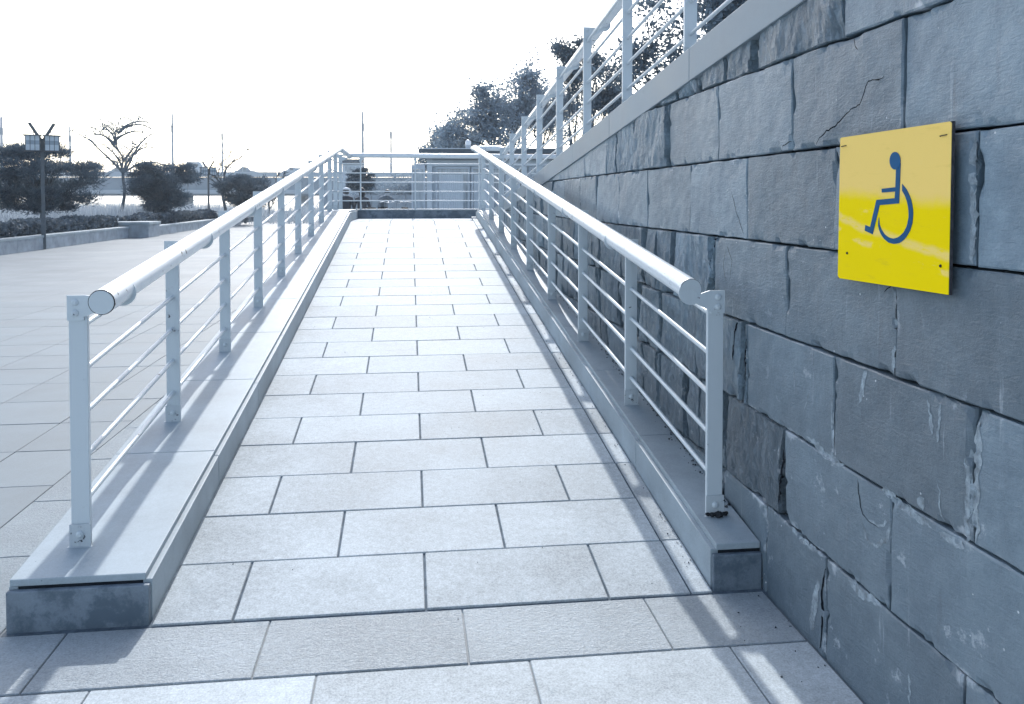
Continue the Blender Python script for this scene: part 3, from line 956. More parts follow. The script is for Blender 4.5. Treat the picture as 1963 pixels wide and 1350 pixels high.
# rust eaten foot of the first post
for (dx, dy, r) in ((-.012,-.022,.011), (.010,-.024,.016), (.034,-.018,.010), (-.028,-.016,.009), (.045,-.010,.008)):
    bm = bmesh.new(); bmesh.ops.create_icosphere(bm, subdivisions=2, radius=r)
    for v in bm.verts: v.co *= 1+.35*noise.noise(v.co*90+Vector((dx*99,0,0))); v.co.z *= .75
    me = bpy.data.meshes.new('rust_crust'); bm.to_mesh(me); bm.free()
    link('rust_crust', me, M['rust'], rr_, (xpr(2.958)+dx, 2.958+dy, kt(2.958)+.006))

# upper railing on the coping
ru = empty('railing', (0,0,0)); tag(ru, 'white pipe railing climbing along the sloping coping above the wall', 'railing')
XU = 1.295
uys = [3.76+1.128*k for k in range(-4, 8)]
for y in uys:
    make_post(ru, XU, y, cop_z(y), .83, 1, .125, .865)
pipe(ru, [(XU+.125, -1.6, cop_z(-1.6)+.875), (XU+.125, 5, cop_z(5)+.875), (XU+.125, 12.4, cop_z(12.4)+.875)])
for h in RODS:
    rod(ru, [(XU, -1.6, cop_z(-1.6)+h), (XU, 5, cop_z(5)+h), (XU, uys[-1], cop_z(uys[-1])+h)], .0095)

# ------------------------------------------------------------------ sign
sg = empty('sign', (1.19, 2.0, 1.12)); tag(sg, 'weathered yellow square sign with a blue wheelchair symbol on the wall', 'sign')
def skid(o): o.parent = sg; o.matrix_parent_inverse = Matrix.Translation(-sg.location); return o
SX = 1.188                                                  # front face
K = SX/1.213
def sy(y): return y*K
def sz(z): return 1.35 + (z-1.35)*K
brd = MB().prism([(sy(2.240),sz(1.521)),(sy(1.749),sz(1.525)),(sy(1.752),sz(1.131)),(sy(2.246),sz(1.123))], 'x', SX+.0012, SX+.0095).build('board', M['ply']); skid(bevel_obj(brd, .001, 1))
fac = MB().prism([(sy(2.239),sz(1.520)),(sy(2.232),sz(1.5225)),(sy(1.756),sz(1.5245)),(sy(1.750),sz(1.520)),(sy(1.753),sz(1.132)),(sy(2.236),sz(1.124)),(sy(2.2455),sz(1.130))], 'x', SX, SX+.0012).build('face', M['sign']); skid(fac)
skid(MB().box(SX+.0095, XW-.004, sy(1.80), sy(1.84), sz(1.16), sz(1.49)).box(SX+.0095, XW-.004, sy(2.16), sy(2.20), sz(1.16), sz(1.49)).build('batten', M['ply']))
def uns(cx, cy):                                            # symbol outline, given in units of the sign drawing
    px, py = 1400+cx/3.0, 200+cy/3.0
    f = 1600.0; pit = radians(1.5)
    F = Vector((SY_*cos(pit), CY_*cos(pit), -sin(pit))); U = Vector((SY_*sin(pit), CY_*sin(pit), cos(pit))); R = Vector((CY_,-SY_,0))
    PY = 381+f*math.tan(pit)
    d = F + R*((px-981.5)/f) - U*((py-PY)/f)
    t = SX/d.x
    return (d.y*t, 1.35+d.z*t)
TS = .0012
def plate(pts, name='symbol'):
    return skid(MB().prism([uns(*p) for p in pts], 'x', SX-TS, SX-.0001).build(name, M['blue']))
body = [(981,338),(972,570),(860,580),(820,748),(775,727),(778,695),(806,706),(842,550),(947,540),(950,502),(873,508),(872,486),(951,477),(955,368)]
plate(body, 'symbol_figure')
hd = [(950+31*cos(2*pi*k/24), 325+51*sin(2*pi*k/24)) for k in range(24)]
ho = plate(hd, 'symbol_head'); ho.location.x -= .0006
outer = [(990,458),(1014,487),(1032,522),(1045,560),(1052,605),(1053,640),(1048,685),(1034,730),(1008,772),(978,797),(945,804),(912,796),(882,771),(860,733),(850,692),(856,650)]
inner = [(860,692),(872,722),(890,750),(914,767),(940,773),(968,765),(998,738),(1018,698),(1028,645),(1026,600),(1018,560),(1005,524),(990,497)]
wm = MB()
oo = [uns(*p) for p in outer]; ii = [uns(*p) for p in inner]
def resample(P, n):
    L = [0]
    for a, b in zip(P, P[1:]): L.append(L[-1]+math.dist(a, b))
    out = []
    for k in range(n):
        t = L[-1]*k/(n-1); j = max(i for i in range(len(L)) if L[i] <= t+1e-9); j = min(j, len(P)-2)
        s_ = (t-L[j])/(L[j+1]-L[j]); out.append((P[j][0]+(P[j+1][0]-P[j][0])*s_, P[j][1]+(P[j+1][1]-P[j][1])*s_))
    return out
Ao = resample(oo, 30); Ai = resample(list(reversed(ii)), 30)
for k in range(29):
    a, b, c, d = Ao[k], Ao[k+1], Ai[k+1], Ai[k]
    X0, X1 = SX-TS, SX-.0001
    wm.hexa([(X1,*a),(X1,*b),(X1,*c),(X1,*d),(X0,*a),(X0,*b),(X0,*c),(X0,*d)])
skid(wm.build('symbol_wheel', M['blue']))
for (cx, cy, st) in ((655,242,1), (1228,181,1), (673,856,0), (1210,930,0)):
    y, z = uns(cx, cy)
    if st: o = MB().path([(SX+.002,y+.012,z-.001),(SX-.003,y+.010,z),(SX-.003,y-.010,z+.001),(SX+.002,y-.012,z+.002)], .0012, 6).build('staple', M['rust'])
    else: o = MB().path([(SX+.001,y,z),(SX-.0025,y,z)], [.0042,.003], 10).build('nail', M['rust'])
    skid(o)

# ------------------------------------------------------------------ litter and crumbs by the wall
V = []
def crumb(x, y, z, r):
    for _ in range(6):
        d = rng.normal(size=(3,3)); d /= np.linalg.norm(d, axis=1)[:,None]
        V.append(np.array([x,y,z])+d*r*rng.uniform(.5,1.0))
for _ in range(300):
    y = 3.0 + 9*rng.random()**1.6
    x = XW-.006-abs(rng.normal())*.018
    crumb(x, y, kt(y)+.004, rng.uniform(.002,.008))
for _ in range(120):
    y = rng.uniform(2.75, 9); x = xr(y)-.012-abs(rng.normal())*.02
    crumb(x, y, ramp_z(y)+.003, rng.uniform(.002,.005))
for _ in range(14):
    crumb(rng.uniform(1.0,1.2), rng.uniform(2.0,2.7), .003, rng.uniform(.002,.006))
for _ in range(45):
    y = rng.uniform(2.0, 8); crumb(rng.uniform(-.8, .9), y, ramp_z(y)+.002, rng.uniform(.0015,.004))
o = link('debris', quads_mesh('debris', V), mat_simple('dry_leaf_crumbs', (.05,.06,.07), .9, .2, .5, 50)); tag(o, 'dark leaf crumbs and grit along the foot of the wall', None, None, 'stuff')

# ------------------------------------------------------------------ grass bank behind the wall
def bank_x0(y): return 3.25 if y < 14.2 else min(3.25 + (y-14.2)*.55, 5.6)
def bank_z(x, y):
    base = max(cop_z(y)-.10, ZL-.4 if y < 14 else 0.0) if y < 12.5 else (ZL+.1 if y < 14.2 else max(0, ZL-(y-14.2)*.3))
    t = max(0, x-bank_x0(y))
    rise = 3.1*(1-math.exp(-t/2.1))
    return base + rise + .10*noise.noise((x*.9, y*.6, 0)) + .04*noise.noise((x*3, y*3, 1))
nx, ny = 46, 90
xsn = [0]+[.25*k**1.22 for k in range(1, nx)]
bv = []; bf = []
for j in range(ny+1):
    y = -8 + 88*j/ny
    for i in range(nx):
        x = bank_x0(y) + xsn[i]
        bv.append((x, y, bank_z(x, y) - (1.8 if i == 0 else 0)))
for j in range(ny):
    for i in range(nx-1):
        a = j*nx+i; bf.append((a, a+1, a+nx+1, a+nx))
me = bpy.data.meshes.new('grass_bank'); me.from_pydata(bv, [], bf); me.update()
me.polygons.foreach_set('use_smooth', [True]*len(me.polygons))
o = link('grass_bank', me, M['grass_ground']); tag(o, 'steep grassy bank rising behind the upper ramp', None, None, 'structure')

def blades(n, fx, hmin, hmax, wid, lean=.5):
    out = np.empty((n, 3, 3), dtype=np.float32)
    for i in range(n):
        x, y, z = fx()
        h = random.uniform(hmin, hmax); a = random.uniform(0, 2*pi); l = random.uniform(0, lean)*h
        b = random.uniform(0, 2*pi); w = wid*random.uniform(.6, 1.3)
        out[i,0] = (x-cos(a)*w, y-sin(a)*w, z-.03); out[i,1] = (x+cos(a)*w, y+sin(a)*w, z-.03)
        out[i,2] = (x+cos(b)*l, y+sin(b)*l, z+h)
    return out
def bank_pt():
    y = 4 + 40*random.random()**1.25
    x = bank_x0(y) + 7.5*random.random()**1.3
    return x, y, bank_z(x, y)
o = link('bank_grass', quads_mesh('bank_grass', blades(42000, bank_pt, .10, .38, .010, .9)), M['grass']); tag(o, 'dry tufted grass covering the bank', None, None, 'stuff')

# ------------------------------------------------------------------ vegetation
def leaf_quads(centers, size, flat=0.0, elong=1.6):
    n = len(centers)
    d = rng.normal(size=(n,3)); d[:,2] *= (1-flat); d /= np.linalg.norm(d, axis=1)[:,None]
    e = rng.normal(size=(n,3)); e -= (e*d).sum(1)[:,None]*d; e /= np.linalg.norm(e, axis=1)[:,None]
    s = size*rng.uniform(.55, 1.3, (n,1))
    a = d*s*elong*.5; b = e*s*.5
    return np.stack([centers-a, centers+b*.9, centers+a, centers-b*.9], 1)
def limb(mb, p, q, r0, r1, wob=.06, n=6, seg=5):
    p, q = Vector(p), Vector(q); L = (q-p).length
    pts = []; rad = []
    sd = random.uniform(0, 50)
    for i in range(seg+1):
        t = i/seg
        off = Vector((noise.noise((t*2.3, sd, 0)), noise.noise((t*2.3, sd, 5)), .4*noise.noise((t*2.3, sd, 9))))*wob*L*(t*(1-t)*4)**.5*1.6
        pts.append(p.lerp(q, t)+off); rad.append(r0+(r1-r0)*t)
    mb.path(pts, rad, n); return pts

def pine(name, label, px, D, width, z0, z1, ztop_trunk, n_pad=70, needles=230, group='garden pines along the planting bed', seedv=1, base_z=.25, shape='dome', mat='pine', needle_len=.15):
    random.seed(seedv)
    X, Y = ground_at(px, D)
    t = empty(name, (X, Y, base_z)); tag(t, label, 'tree', group)
    mb = MB()
    fork = z0-base_z
    limb(mb, (0,0,-.2), (.04,0,fork), .085*width/3.4, .065*width/3.4, .08, 8)
    cz, rz = (z0+z1)/2-base_z, (z1-z0)/2
    pads = []
    tries = 0
    while len(pads) < n_pad and tries < 5000:
        tries += 1
        a = random.uniform(0, 2*pi); u = random.random()**.45; v = random.uniform(-1, 1)
        if shape == 'vase': prof = (0.45+.62*((v+1)/2)**.7) if v < .35 else 1.0*sqrt(max(0, 1-((v-.35)/.75)**2))
        else: prof = sqrt(max(0, 1-abs(v)**2.1)) if v > -.3 else (.96 - .6*(-.3-v))
        r = width/2*prof*u
        pads.append(Vector((r*cos(a), r*sin(a), cz+rz*v + random.uniform(-.06,.06))))
    for p in pads:
        if random.random() < .5:
            k = Vector((p.x*.25, p.y*.25, fork + (p.z-fork)*.35))
            mb.path([(.03,0,fork-.05), k, p], [.038, .024, .008], 5)
    mb.build('trunk', M['bark'], t, True)
    C = []
    for p in pads:
        m = needles
        rr = width*.078*random.uniform(.7, 1.35)
        q = rng.normal(size=(m,3))*np.array([rr, rr, rr*.42])*.62
        up = np.array([p.x, p.y, p.z]) + q
        d = q/np.array([rr,rr,rr*.5]) + rng.normal(size=(m,3))*.55 + np.array([0,0,.75]); d /= np.linalg.norm(d, axis=1)[:,None]
        e = np.cross(d, rng.normal(size=(m,3))); e /= np.linalg.norm(e, axis=1)[:,None]
        L = needle_len*rng.uniform(.6,1.25,(m,1)); w = .015*D/27
        C.append(np.stack([up-e*w, up+e*w, up+d*L], 1))
    link('crown', quads_mesh('crown', np.concatenate(C)), M[mat], t)
    return t

def leafy(name, label, base, h_trunk, blobs, n_clump, per, leaf, mat='leaf', group='trees on the bank', seedv=3, trunk_r=.12, lean=(0,0), cat='tree', clump_r=.38):
    random.seed(seedv)
    t = empty(name, base); tag(t, label, cat, group)
    mb = MB()
    top = Vector((lean[0], lean[1], h_trunk))
    limb(mb, (0,0,-.4), top, trunk_r, trunk_r*.6, .05, 8)
    C = []
    for (bx, by, bz, rx, ry, rz, wgt) in blobs:
        n = int(n_clump*wgt)
        cen = Vector((bx, by, bz))
        main = limb(mb, top, cen, trunk_r*.55, trunk_r*.16, .10, 6)
        for k in range(n):
            d = Vector((random.gauss(0,1), random.gauss(0,1), random.gauss(0,1))).normalized()
            u = random.random()**.5
            p = cen + Vector((d.x*rx, d.y*ry, d.z*rz))*u
            p += Vector((noise.noise(p*.7), noise.noise(p*.7+Vector((9,0,0))), noise.noise(p*.7+Vector((0,9,0)))))*min(.5, .8*rx)
            if k % 2 == 0:
                a = main[random.randint(2, len(main)-1)]
                mb.path([a, a.lerp(p, .5)+Vector((0,0,.12)), p], [trunk_r*.13, trunk_r*.09, trunk_r*.03], 4)
            cr = clump_r*random.uniform(.6, 1.4)
            C.append(np.array(p) + rng.normal(size=(int(per*random.uniform(.5,1.4)),3))*cr*np.array([.62,.62,.45]))
    mb.build('trunk', M['bark'], t, True)
    if C: link('crown', quads_mesh('crown', leaf_quads(np.concatenate(C), leaf)), M[mat], t)
    return t

def bare_tree(name, label, px, D, height, spread, droop, seedv, base_z=.25, levels=4, group='bare trees by the water', r0=.07, trunk_frac=.42, twig=.006, mat='bark_pale', nsplit=4, limb_len=1.0):
    random.seed(seedv)
    X, Y = ground_at(px, D)
    t = empty(name, (X, Y, base_z)); tag(t, label, 'tree', group)
    tr = MB(); br = MB()
    H = height
    tp = limb(tr, (0,0,-.2), (random.uniform(-.1,.1), random.uniform(-.1,.1), H*trunk_frac), r0, r0*.62, .05, 8, 7)
    def grow(p, d, L, r, lv):
        pts = [p]; rad = [r]
        q = p.copy(); dd = d.copy()
        seg = 5
        for i in range(seg):
            dd = (dd + Vector((random.gauss(0,.16), random.gauss(0,.16), random.gauss(0,.10))) + Vector((0,0,-droop*(.10 + .32*(lv <= 1)) + .04*(lv > 2)))).normalized()
            q = q + dd*L/seg; pts.append(q.copy()); rad.append(max(r*(1-.75*(i+1)/seg), twig))
        br.path(pts, rad, 5 if lv > 1 else 3, False)
        if lv == 0: return
        for k in range(nsplit + (2 if lv == 1 else 0)):
            i = random.randint(1, seg)
            ax = (pts[i]-pts[i-1]).normalized()
            side = Vector((random.gauss(0,1), random.gauss(0,1), random.gauss(0,.6))); side -= ax*side.dot(ax); side.normalize()
            nd = (ax*.85 + side*random.uniform(.35,.8)*spread + Vector((0,0,.12))).normalized()
            grow(pts[i], nd, L*random.uniform(.5,.8), max(rad[i]*.7, twig), lv-1)
    for k in range(5):
        i = random.randint(4, 7); a = 2*pi*k/5 + random.uniform(-.4,.4)
        d = Vector((cos(a)*spread*.8, sin(a)*spread*.8, random.uniform(.55,1.1))).normalized()
        grow(tp[i], d, H*random.uniform(.26,.36)*limb_len, r0*.5, levels-1)
    grow(tp[-1], Vector((0.1,0,1)), H*.36*limb_len, r0*.6, levels-1)
    tr.build('trunk', M[mat], t, True); br.build('crown', M[mat], t, True)
    return t

# planting bed left of the plaza
def lineY(x0, y0, x1, y1, t): return (x0+(x1-x0)*t, y0+(y1-y0)*t)
def wall_run(a, b, thick, h, label, n):
    a, b = Vector((*a,0)), Vector((*b,0)); d = (b-a); L = d.length; ang = math.atan2(d.y, d.x)
    e = empty('planter_wall', (a.x, a.y, 0), ang); tag(e, label, 'wall')
    for k in range(n):
        x0, x1 = L*k/n+.003, L*(k+1)/n-.003
        bevel_obj(MB().box(x0, x1, .02, thick-.02, -.02, h-.07).build('panel', M['concrete'], e), .006)
        bevel_obj(MB().box(x0, x1, 0, thick, h-.069, h).build('cap_slab', M['kerb'], e), .006)
    return e
pa, pb = (-9.75, 14.0), (-9.62, 30.3)
wall_run(pa, pb, .32, .38, 'low concrete planter wall behind the near lantern post', 14)
wall_run((-9.15, 32.0), (-9.3, 44.0), .32, .36, 'low concrete planter wall beyond the square stone block', 8)
e = empty('stone_block_seat', (-9.55, 30.9, 0)); tag(e, 'square granite block seat at the end of the planter wall', 'seat')
bevel_obj(MB().box(-.62,.55,-.55,.75,-.02,.44).build('body', M['concrete'], e), .012)
bevel_obj(MB().box(-.66,.59,-.59,.79,.441,.54).build('top_slab', M['kerb'], e), .012)
e = empty('stone_block_seat', (-9.4, 44.8, 0)); tag(e, 'farther granite block seat beside the small distant lantern post', 'seat')
bevel_obj(MB().box(-.6,.6,-.6,.7,-.02,.46).build('body', M['concrete'], e), .012)
bevel_obj(MB().box(-.64,.64,-.64,.74,.461,.56).build('top_slab', M['kerb'], e), .012)
bed = MB().prism([(-60,10),(-9.9,10),(-9.8,30),(-9.5,46),(-8,77.5),(-60,77.5)], 'z', -.5, .26).build('planting_bed', M['soil']); tag(bed, 'raised planting bed beyond the planter walls', None, None, 'structure')

def hedge(name, label, x0, x1, ya, yb_, z0, z1, n, leaf):
    c = np.stack([rng.uniform(x0,x1,n), rng.uniform(ya,yb_,n), rng.uniform(z0,z1,n)], 1)
    c[:,2] += .05*np.sin(c[:,1]*2.1) + .03*np.sin(c[:,1]*5.3+c[:,0]*3)
    e = empty(name, ((x0+x1)/2, (ya+yb_)/2, z0)); tag(e, label, 'hedge', 'clipped hedges in the planting bed')
    o = link('foliage', quads_mesh('foliage', leaf_quads(c, leaf)), M['hedge'], e); o.matrix_parent_inverse = Matrix.Translation(-e.location)
    mb = MB()
    for k in range(int((yb_-ya)/.5)):
        y = ya+.25+.5*k; mb.path([((x0+x1)/2,y,z0-.05),((x0+x1)/2+random.uniform(-.1,.1),y,z1-.1)], [.02,.01], 5)
    o = mb.build('stem', M['bark'], e); o.matrix_parent_inverse = Matrix.Translation(-e.location)
hedge('hedge', 'clipped dark hedge above the nearer planter wall', -10.75, -9.95, 13.5, 30.2, .27, .74, 26000, .085)
hedge('hedge', 'clipped dark hedge above the farther planter wall', -10.4, -9.7, 31.5, 44.0, .27, .74, 9000, .10)

pine('pine_tree', 'largest garden pine, dark and round, behind the near lantern post', 80, 27.0, 3.45, .95, 3.0, 0, 85, 380, seedv=11)
pine('pine_tree', 'mid-sized round garden pine right of the bare willow', 318, 36.0, 3.3, .85, 2.72, 0, 70, 330, seedv=12, shape='vase')
pine('pine_tree', 'small spreading garden pine half hidden by the left railing', 470, 44.0, 2.9, .85, 2.5, 0, 60, 260, seedv=13, shape='vase')
pine('pine_tree', 'small pine seen through the landing railing bars', 694, 42.0, 1.55, 1.7, 2.75, 0, 50, 170, seedv=14, base_z=0.0, mat='pine_far')
def willow(name, label, px, D, H, base_z=.25):
    random.seed(5)
    X, Y = ground_at(px, D)
    t = empty(name, (X, Y, base_z)); tag(t, label, 'tree', 'bare trees by the water')
    tr = MB(); br = MB()
    tp = limb(tr, (0,0,-.2), (.10,0,H*.42), .085, .06, .05, 8, 7)
    top = limb(tr, tp[-1], (-.12,0,H*.80), .05, .016, .10, 6, 8)
    limbs = []
    for k in range(15):
        src = tp[-1] if k < 7 else top[random.randint(1, 7)]
        a = 2*pi*k/7 + random.uniform(-.35,.35)
        L = H*(random.uniform(.34,.46) if k < 7 else random.uniform(.20,.30)); rise = random.uniform(.8,1.7)
        pts = [src]; q = Vector(src); d = Vector((cos(a), sin(a), rise)).normalized()
        for i in range(9):
            d = (d + Vector((random.gauss(0,.10), random.gauss(0,.10), -.035 - .026*i))).normalized()
            q = q + d*L/8; pts.append(q.copy())
        br.path(pts, [.036*(1-i/9)+.019 for i in range(10)], 5, False); limbs.append(pts)
    for pts in limbs + [top]:
        for _ in range(12):
            i = random.randint(2, len(pts)-1); q = Vector(pts[i]); a = random.uniform(0, 2*pi)
            d = Vector((cos(a)*.8, sin(a)*.8, random.uniform(.7,1.9))).normalized()
            L = random.uniform(.5, 1.1); tw = [q.copy()]
            for k in range(6):
                d = (d + Vector((random.gauss(0,.16), random.gauss(0,.16), -.17))).normalized(); q = q + d*L/6; tw.append(q.copy())
            br.path(tw, [.015,.0148,.0145,.014,.0135,.013,.012], 3, False)
    tr.build('trunk', M['bark'], t, True); br.build('crown', M['bark_pale'], t, True)
willow('willow_tree', 'leafless weeping willow between the two round pines', 232, 38.0, 5.4)
bare_tree('bare_tree', 'thin crooked leafless sapling behind the far lantern post', 428, 46.0, 3.6, .55, .2, 22, levels=3, twig=.017, r0=.09, trunk_frac=.7, nsplit=3, mat='bark')
bare_tree('bare_tree', 'leafless upright shrub tree in front of the bridge', 513, 52.0, 3.4, .8, .1, 23, levels=4, twig=.019, r0=.08, trunk_frac=.25, nsplit=3, mat='bark')

def reed_pt():
    y = 33 + 42*random.random(); x = random.uniform(-.62*y, -9.8-.02*y)
    if x > -10.6: x -= 1
    return x, y, .26
reed = blades(26000, reed_pt, .35, 1.0, .016, .45)
o = link('reeds', quads_mesh('reeds', reed), M['reed']); tag(o, 'pale dry reeds and grass on the riverside bed', None, None, 'stuff')
def reed2_pt():
    y = 46 + 26*random.random(); return random.uniform(-8.5, 3.0), y, -.02
o = link('reeds', quads_mesh('reeds', blades(6000, reed2_pt, .4, 1.3, .022, .4)), M['reed']); tag(o, 'pale dry grasses seen beyond the landing railing', None, None, 'stuff')

# leafy trees right of the kiosk and on the bank
def on_bank(px, D):
    X, Y = ground_at(px, D); return (X, Y, bank_z(X, Y)-.1)
def up(px, py, D, base):                                     # offset of a crown lobe from the tree base
    X, Y = ground_at(px, D); return (X-base[0], Y-base[1], height_at(py, D)-base[2])
b1 = on_bank(943, 34.0); b1 = (b1[0], b1[1], 1.6)
leafy('broadleaf_tree', 'pale leafy tree rising behind the kiosk roof lamp', b1, 1.7, [(*up(905,228,34,b1),1.15,1.2,.95,1.0),(*up(880,255,34,b1),.8,.9,.5,.5),(*up(940,195,34,b1),.9,.9,.75,.7),(*up(955,250,34,b1),1.0,.9,.6,.7)], 40, 80, .085, seedv=31, trunk_r=.10)
b2 = on_bank(978, 36.0); b2 = (b2[0], b2[1], 1.7)
leafy('broadleaf_tree', 'tall thin leafy tree with a bare top twig', b2, 1.9, [(*up(1000,180,36,b2),1.0,1.0,1.05,1.1),(*up(1020,140,36,b2),.6,.7,.6,.5),(*up(975,215,36,b2),.9,.9,.7,.7),(*up(1022,100,36,b2),.14,.14,.32,.05)], 36, 70, .085, seedv=32, trunk_r=.09)
b3 = on_bank(1040, 40.0); b3 = (b3[0], b3[1], 2.2)
leafy('broadleaf_tree', 'dense rounded tree between the tall thin tree and the dark pine', b3, 1.6, [(*up(1045,200,40,b3),1.3,1.3,1.1,1.0),(*up(1010,235,40,b3),1.3,1.1,.8,.8),(*up(1070,215,40,b3),1.2,1.0,1.0,.7)], 44, 90, .09, 'leaf', seedv=33, trunk_r=.10)
b4 = on_bank(865, 40.0); b4 = (b4[0], b4[1], .3)
leafy('shrub_tree', 'low bushy tree peeping over the kiosk roof edge', b4, 1.5, [(*up(862,266,40,b4),.75,.8,.5,.8),(*up(840,276,40,b4),.4,.5,.25,.3),(*up(900,272,40,b4),.9,.9,.5,.6)], 40, 120, .08, 'leaf', seedv=34, trunk_r=.07)
b5 = on_bank(820, 46.0); b5 = (b5[0], b5[1], 0)
leafy('shrub_tree', 'small thin-leaved shrub at the left corner of the kiosk', b5, 1.9, [(*up(820,290,46,b5),.5,.6,.3,.6),(*up(815,312,46,b5),.8,.8,.5,.8)], 24, 70, .08, 'leaf', seedv=35, trunk_r=.05)
b6 = on_bank(1112, 24.0)
leafy('pine_tree', 'dark dense pine above the upper railing', b6, .5, [(*up(1088,112,24,b6),.26,.3,.2,.5),(*up(1072,96,24,b6),.14,.2,.12,.2),(*up(1118,92,24,b6),.22,.3,.22,.4),(*up(1100,150,24,b6),.42,.4,.3,.8),(*up(1145,120,24,b6),.4,.4,.35,.8),(*up(1165,165,24,b6),.55,.5,.45,1.0),(*up(1130,195,24,b6),.8,.7,.45,1.0),(*up(1190,215,24,b6),.7,.6,.4,.7),(*up(1200,130,24,b6),.35,.3,.3,.4)], 26, 120, .055, 'leaf_dark', seedv=36, trunk_r=.08, clump_r=.2)
b7 = on_bank(1262, 15.0)
leafy('broadleaf_tree', 'sparse tree with twisting branches behind the upper railing posts', b7, .9, [(*up(1225,120,15,b7),.35,.5,.35,.7),(*up(1285,95,15,b7),.45,.5,.4,.7),(*up(1240,40,15,b7),.4,.5,.4,.4),(*up(1330,20,15,b7),.5,.5,.5,.5),(*up(1190,150,15,b7),.4,.4,.3,.6)], 20, 55, .055, 'leaf_dark', seedv=37, trunk_r=.055, clump_r=.22)
b8 = on_bank(1410, 11.0)
leafy('broadleaf_tree', 'dark leafy tree at the top of the bank near the coping', b8, .8, [(*up(1375,30,11,b8),.34,.4,.32,.9),(*up(1425,0,11,b8),.4,.4,.3,.8),(*up(1390,70,11,b8),.3,.3,.2,.5),(*up(1430,-80,11,b8),.7,.6,.5,1.0)], 26, 75, .05, 'leaf_dark', seedv=38, trunk_r=.05, clump_r=.18)

# shrubs on the bank below the trees and beyond the landing
for i, (px, D, w, h, lab) in enumerate(((1003,30,1.0,.9,'rounded shrub at the foot of the bank beside the kiosk end'),(985,33,1.1,1.2,'pale shrub between the tree trunks behind the kiosk'),(1085,26,1.0,.9,'dark shrub under the dark pine on the bank'),(1150,19,.8,.7,'low shrub in the bank grass right of the dark pine'))):
    b = on_bank(px, D)
    leafy('shrub', lab, b, .3, [(0,0,h*.6,w*.6,w*.6,h*.5,1.0)], 22, 110, .06, 'leaf', 'shrubs on the bank', 50+i, .03, cat='shrub', clump_r=.22)
for i, (px, D, py, w, lab) in enumerate(((712,64,340,1.6,'grey shrub mound left of the two masts, beyond the landing'),(742,66,338,1.7,'grey shrub mound below the second mast'),(768,62,330,1.5,'taller feathery shrub mound next to the kiosk glass screen'),(792,60,338,1.2,'shrub mound hidden behind the glass screen post'))):
    X, Y = ground_at(px, D); hz = height_at(py, D)
    leafy('shrub', lab, (X,Y,0), .8, [(0,0,hz*.55,w,w*.8,hz*.42,1.0)], 42, 90, .10, 'leaf', 'shrub mounds beyond the landing', 60+i, .05, cat='shrub', clump_r=.42)

# ------------------------------------------------------------------ lantern posts in the plaza
def lantern_post(px, D, H, label, rz):
    X, Y = ground_at(px, D)
    t = empty('lantern_post', (X, Y, 0), rz); tag(t, label, 'lamp post', 'lantern posts along the planter walls')
    s = H/3.42
    MB().box(-.043,.043,-.043,.043,0,2.95*s).build('pole', M['dark_metal'], t)
    MB().box(-.054,.054,-.054,.054,0,.95*s).build('pole_sleeve', M['dark_metal'], t)
    for sgn, ln in ((-1, 1.0), (1, .95)):
        arm = MB().path([(0,0,2.86*s),(sgn*.30*ln,0,3.36*s)], .042, 10).build('arm', M['dark_metal'], t, True)
        cx = sgn*.225; zt = 3.04*s
        MB().path([(cx*.9,0,3.24*s),(cx*.9,0,zt)], .010, 6).build('hanger', M['dark_metal'], arm, True)
        lan = MB().box(cx-.165,cx+.165,-.165,.165,zt-.41,zt-.02).build('lantern', M['lantern'], t)
        MB().box(cx-.167,cx+.167,-.167,.167,zt-.26,zt-.15).build('band', M['lantern_band'], lan)
        MB().box(cx-.215,cx+.215,-.215,.215,zt-.02,zt).build('lid', M['dark_metal'], lan)
        MB().box(cx-.19,cx+.19,-.19,.19,zt-.43,zt-.41).build('base', M['dark_metal'], lan)
        for k in range(4):
            for (ax, ay) in ((1,0),(0,1),(-1,0),(0,-1)):
                u = -.165+.33*k/3
                x = cx + (ax*.168 if ax else u); y = (ay*.168 if ay else u)
                MB().box(x-.007,x+.007,y-.007,y+.007,zt-.41,zt-.02).build('bar', M['dark_metal'], lan)
lantern_post(83, 22.3, 3.42, 'tall dark lantern post with two hanging lanterns, nearest to the ramp', radians(22))
lantern_post(400, 45.0, 3.42, 'small distant lantern post with two hanging lanterns', radians(24))

# ------------------------------------------------------------------ bridge with its lamps and traffic
BD = 150.0
bx, by = ground_at(500, BD)
bridge = empty('bridge', (bx, by, -1.6), -YAW + radians(1.2)); tag(bridge, 'long concrete road bridge across the river', 'bridge')
def bz(py): return height_at(py, BD)+1.6
def bz_l(z): return z
zt = bz(330)
for k in range(16):
    x0, x1 = -125+16*k+.06, -125+16*(k+1)-.06
    MB().box(x0,x1,-.2,.05,zt-.9,zt).build('parapet', M['bridge'], bridge)
    MB().box(x0,x1,.05,11,zt-3.2,zt-.95).build('girder', M['bridge_dark'], bridge)
    MB().box(x0,x1,-.1,11,zt-3.9,zt-3.2).build('bottom_flange', M['bridge'], bridge)
    MB().box(x0,x1,.6,10.5,zt-4.25,zt-3.9).build('soffit', M['bridge_dark'], bridge)
pm = MB().box(-.05,.05,-.05,.05,0,1.1).mesh('rail_post'); pm.materials.append(M['pole'])
for k in range(120):
    link('rail_post', pm, None, bridge, (-125+2.1*k, -.05, zt))
for hz in (.4, .75, 1.1):
    MB().box(-125,130,-.07,-.03,zt+hz-.03,zt+hz+.03).build('rail_bar', M['pole'], bridge)
for px in (566, 85, 330, 840):
    x = (px-500)/1600*BD
    MB().box(x-.9,x+.9,3.5,8.5,-.3,zt-4.2).build('pier', M['bridge_dark'], bridge)

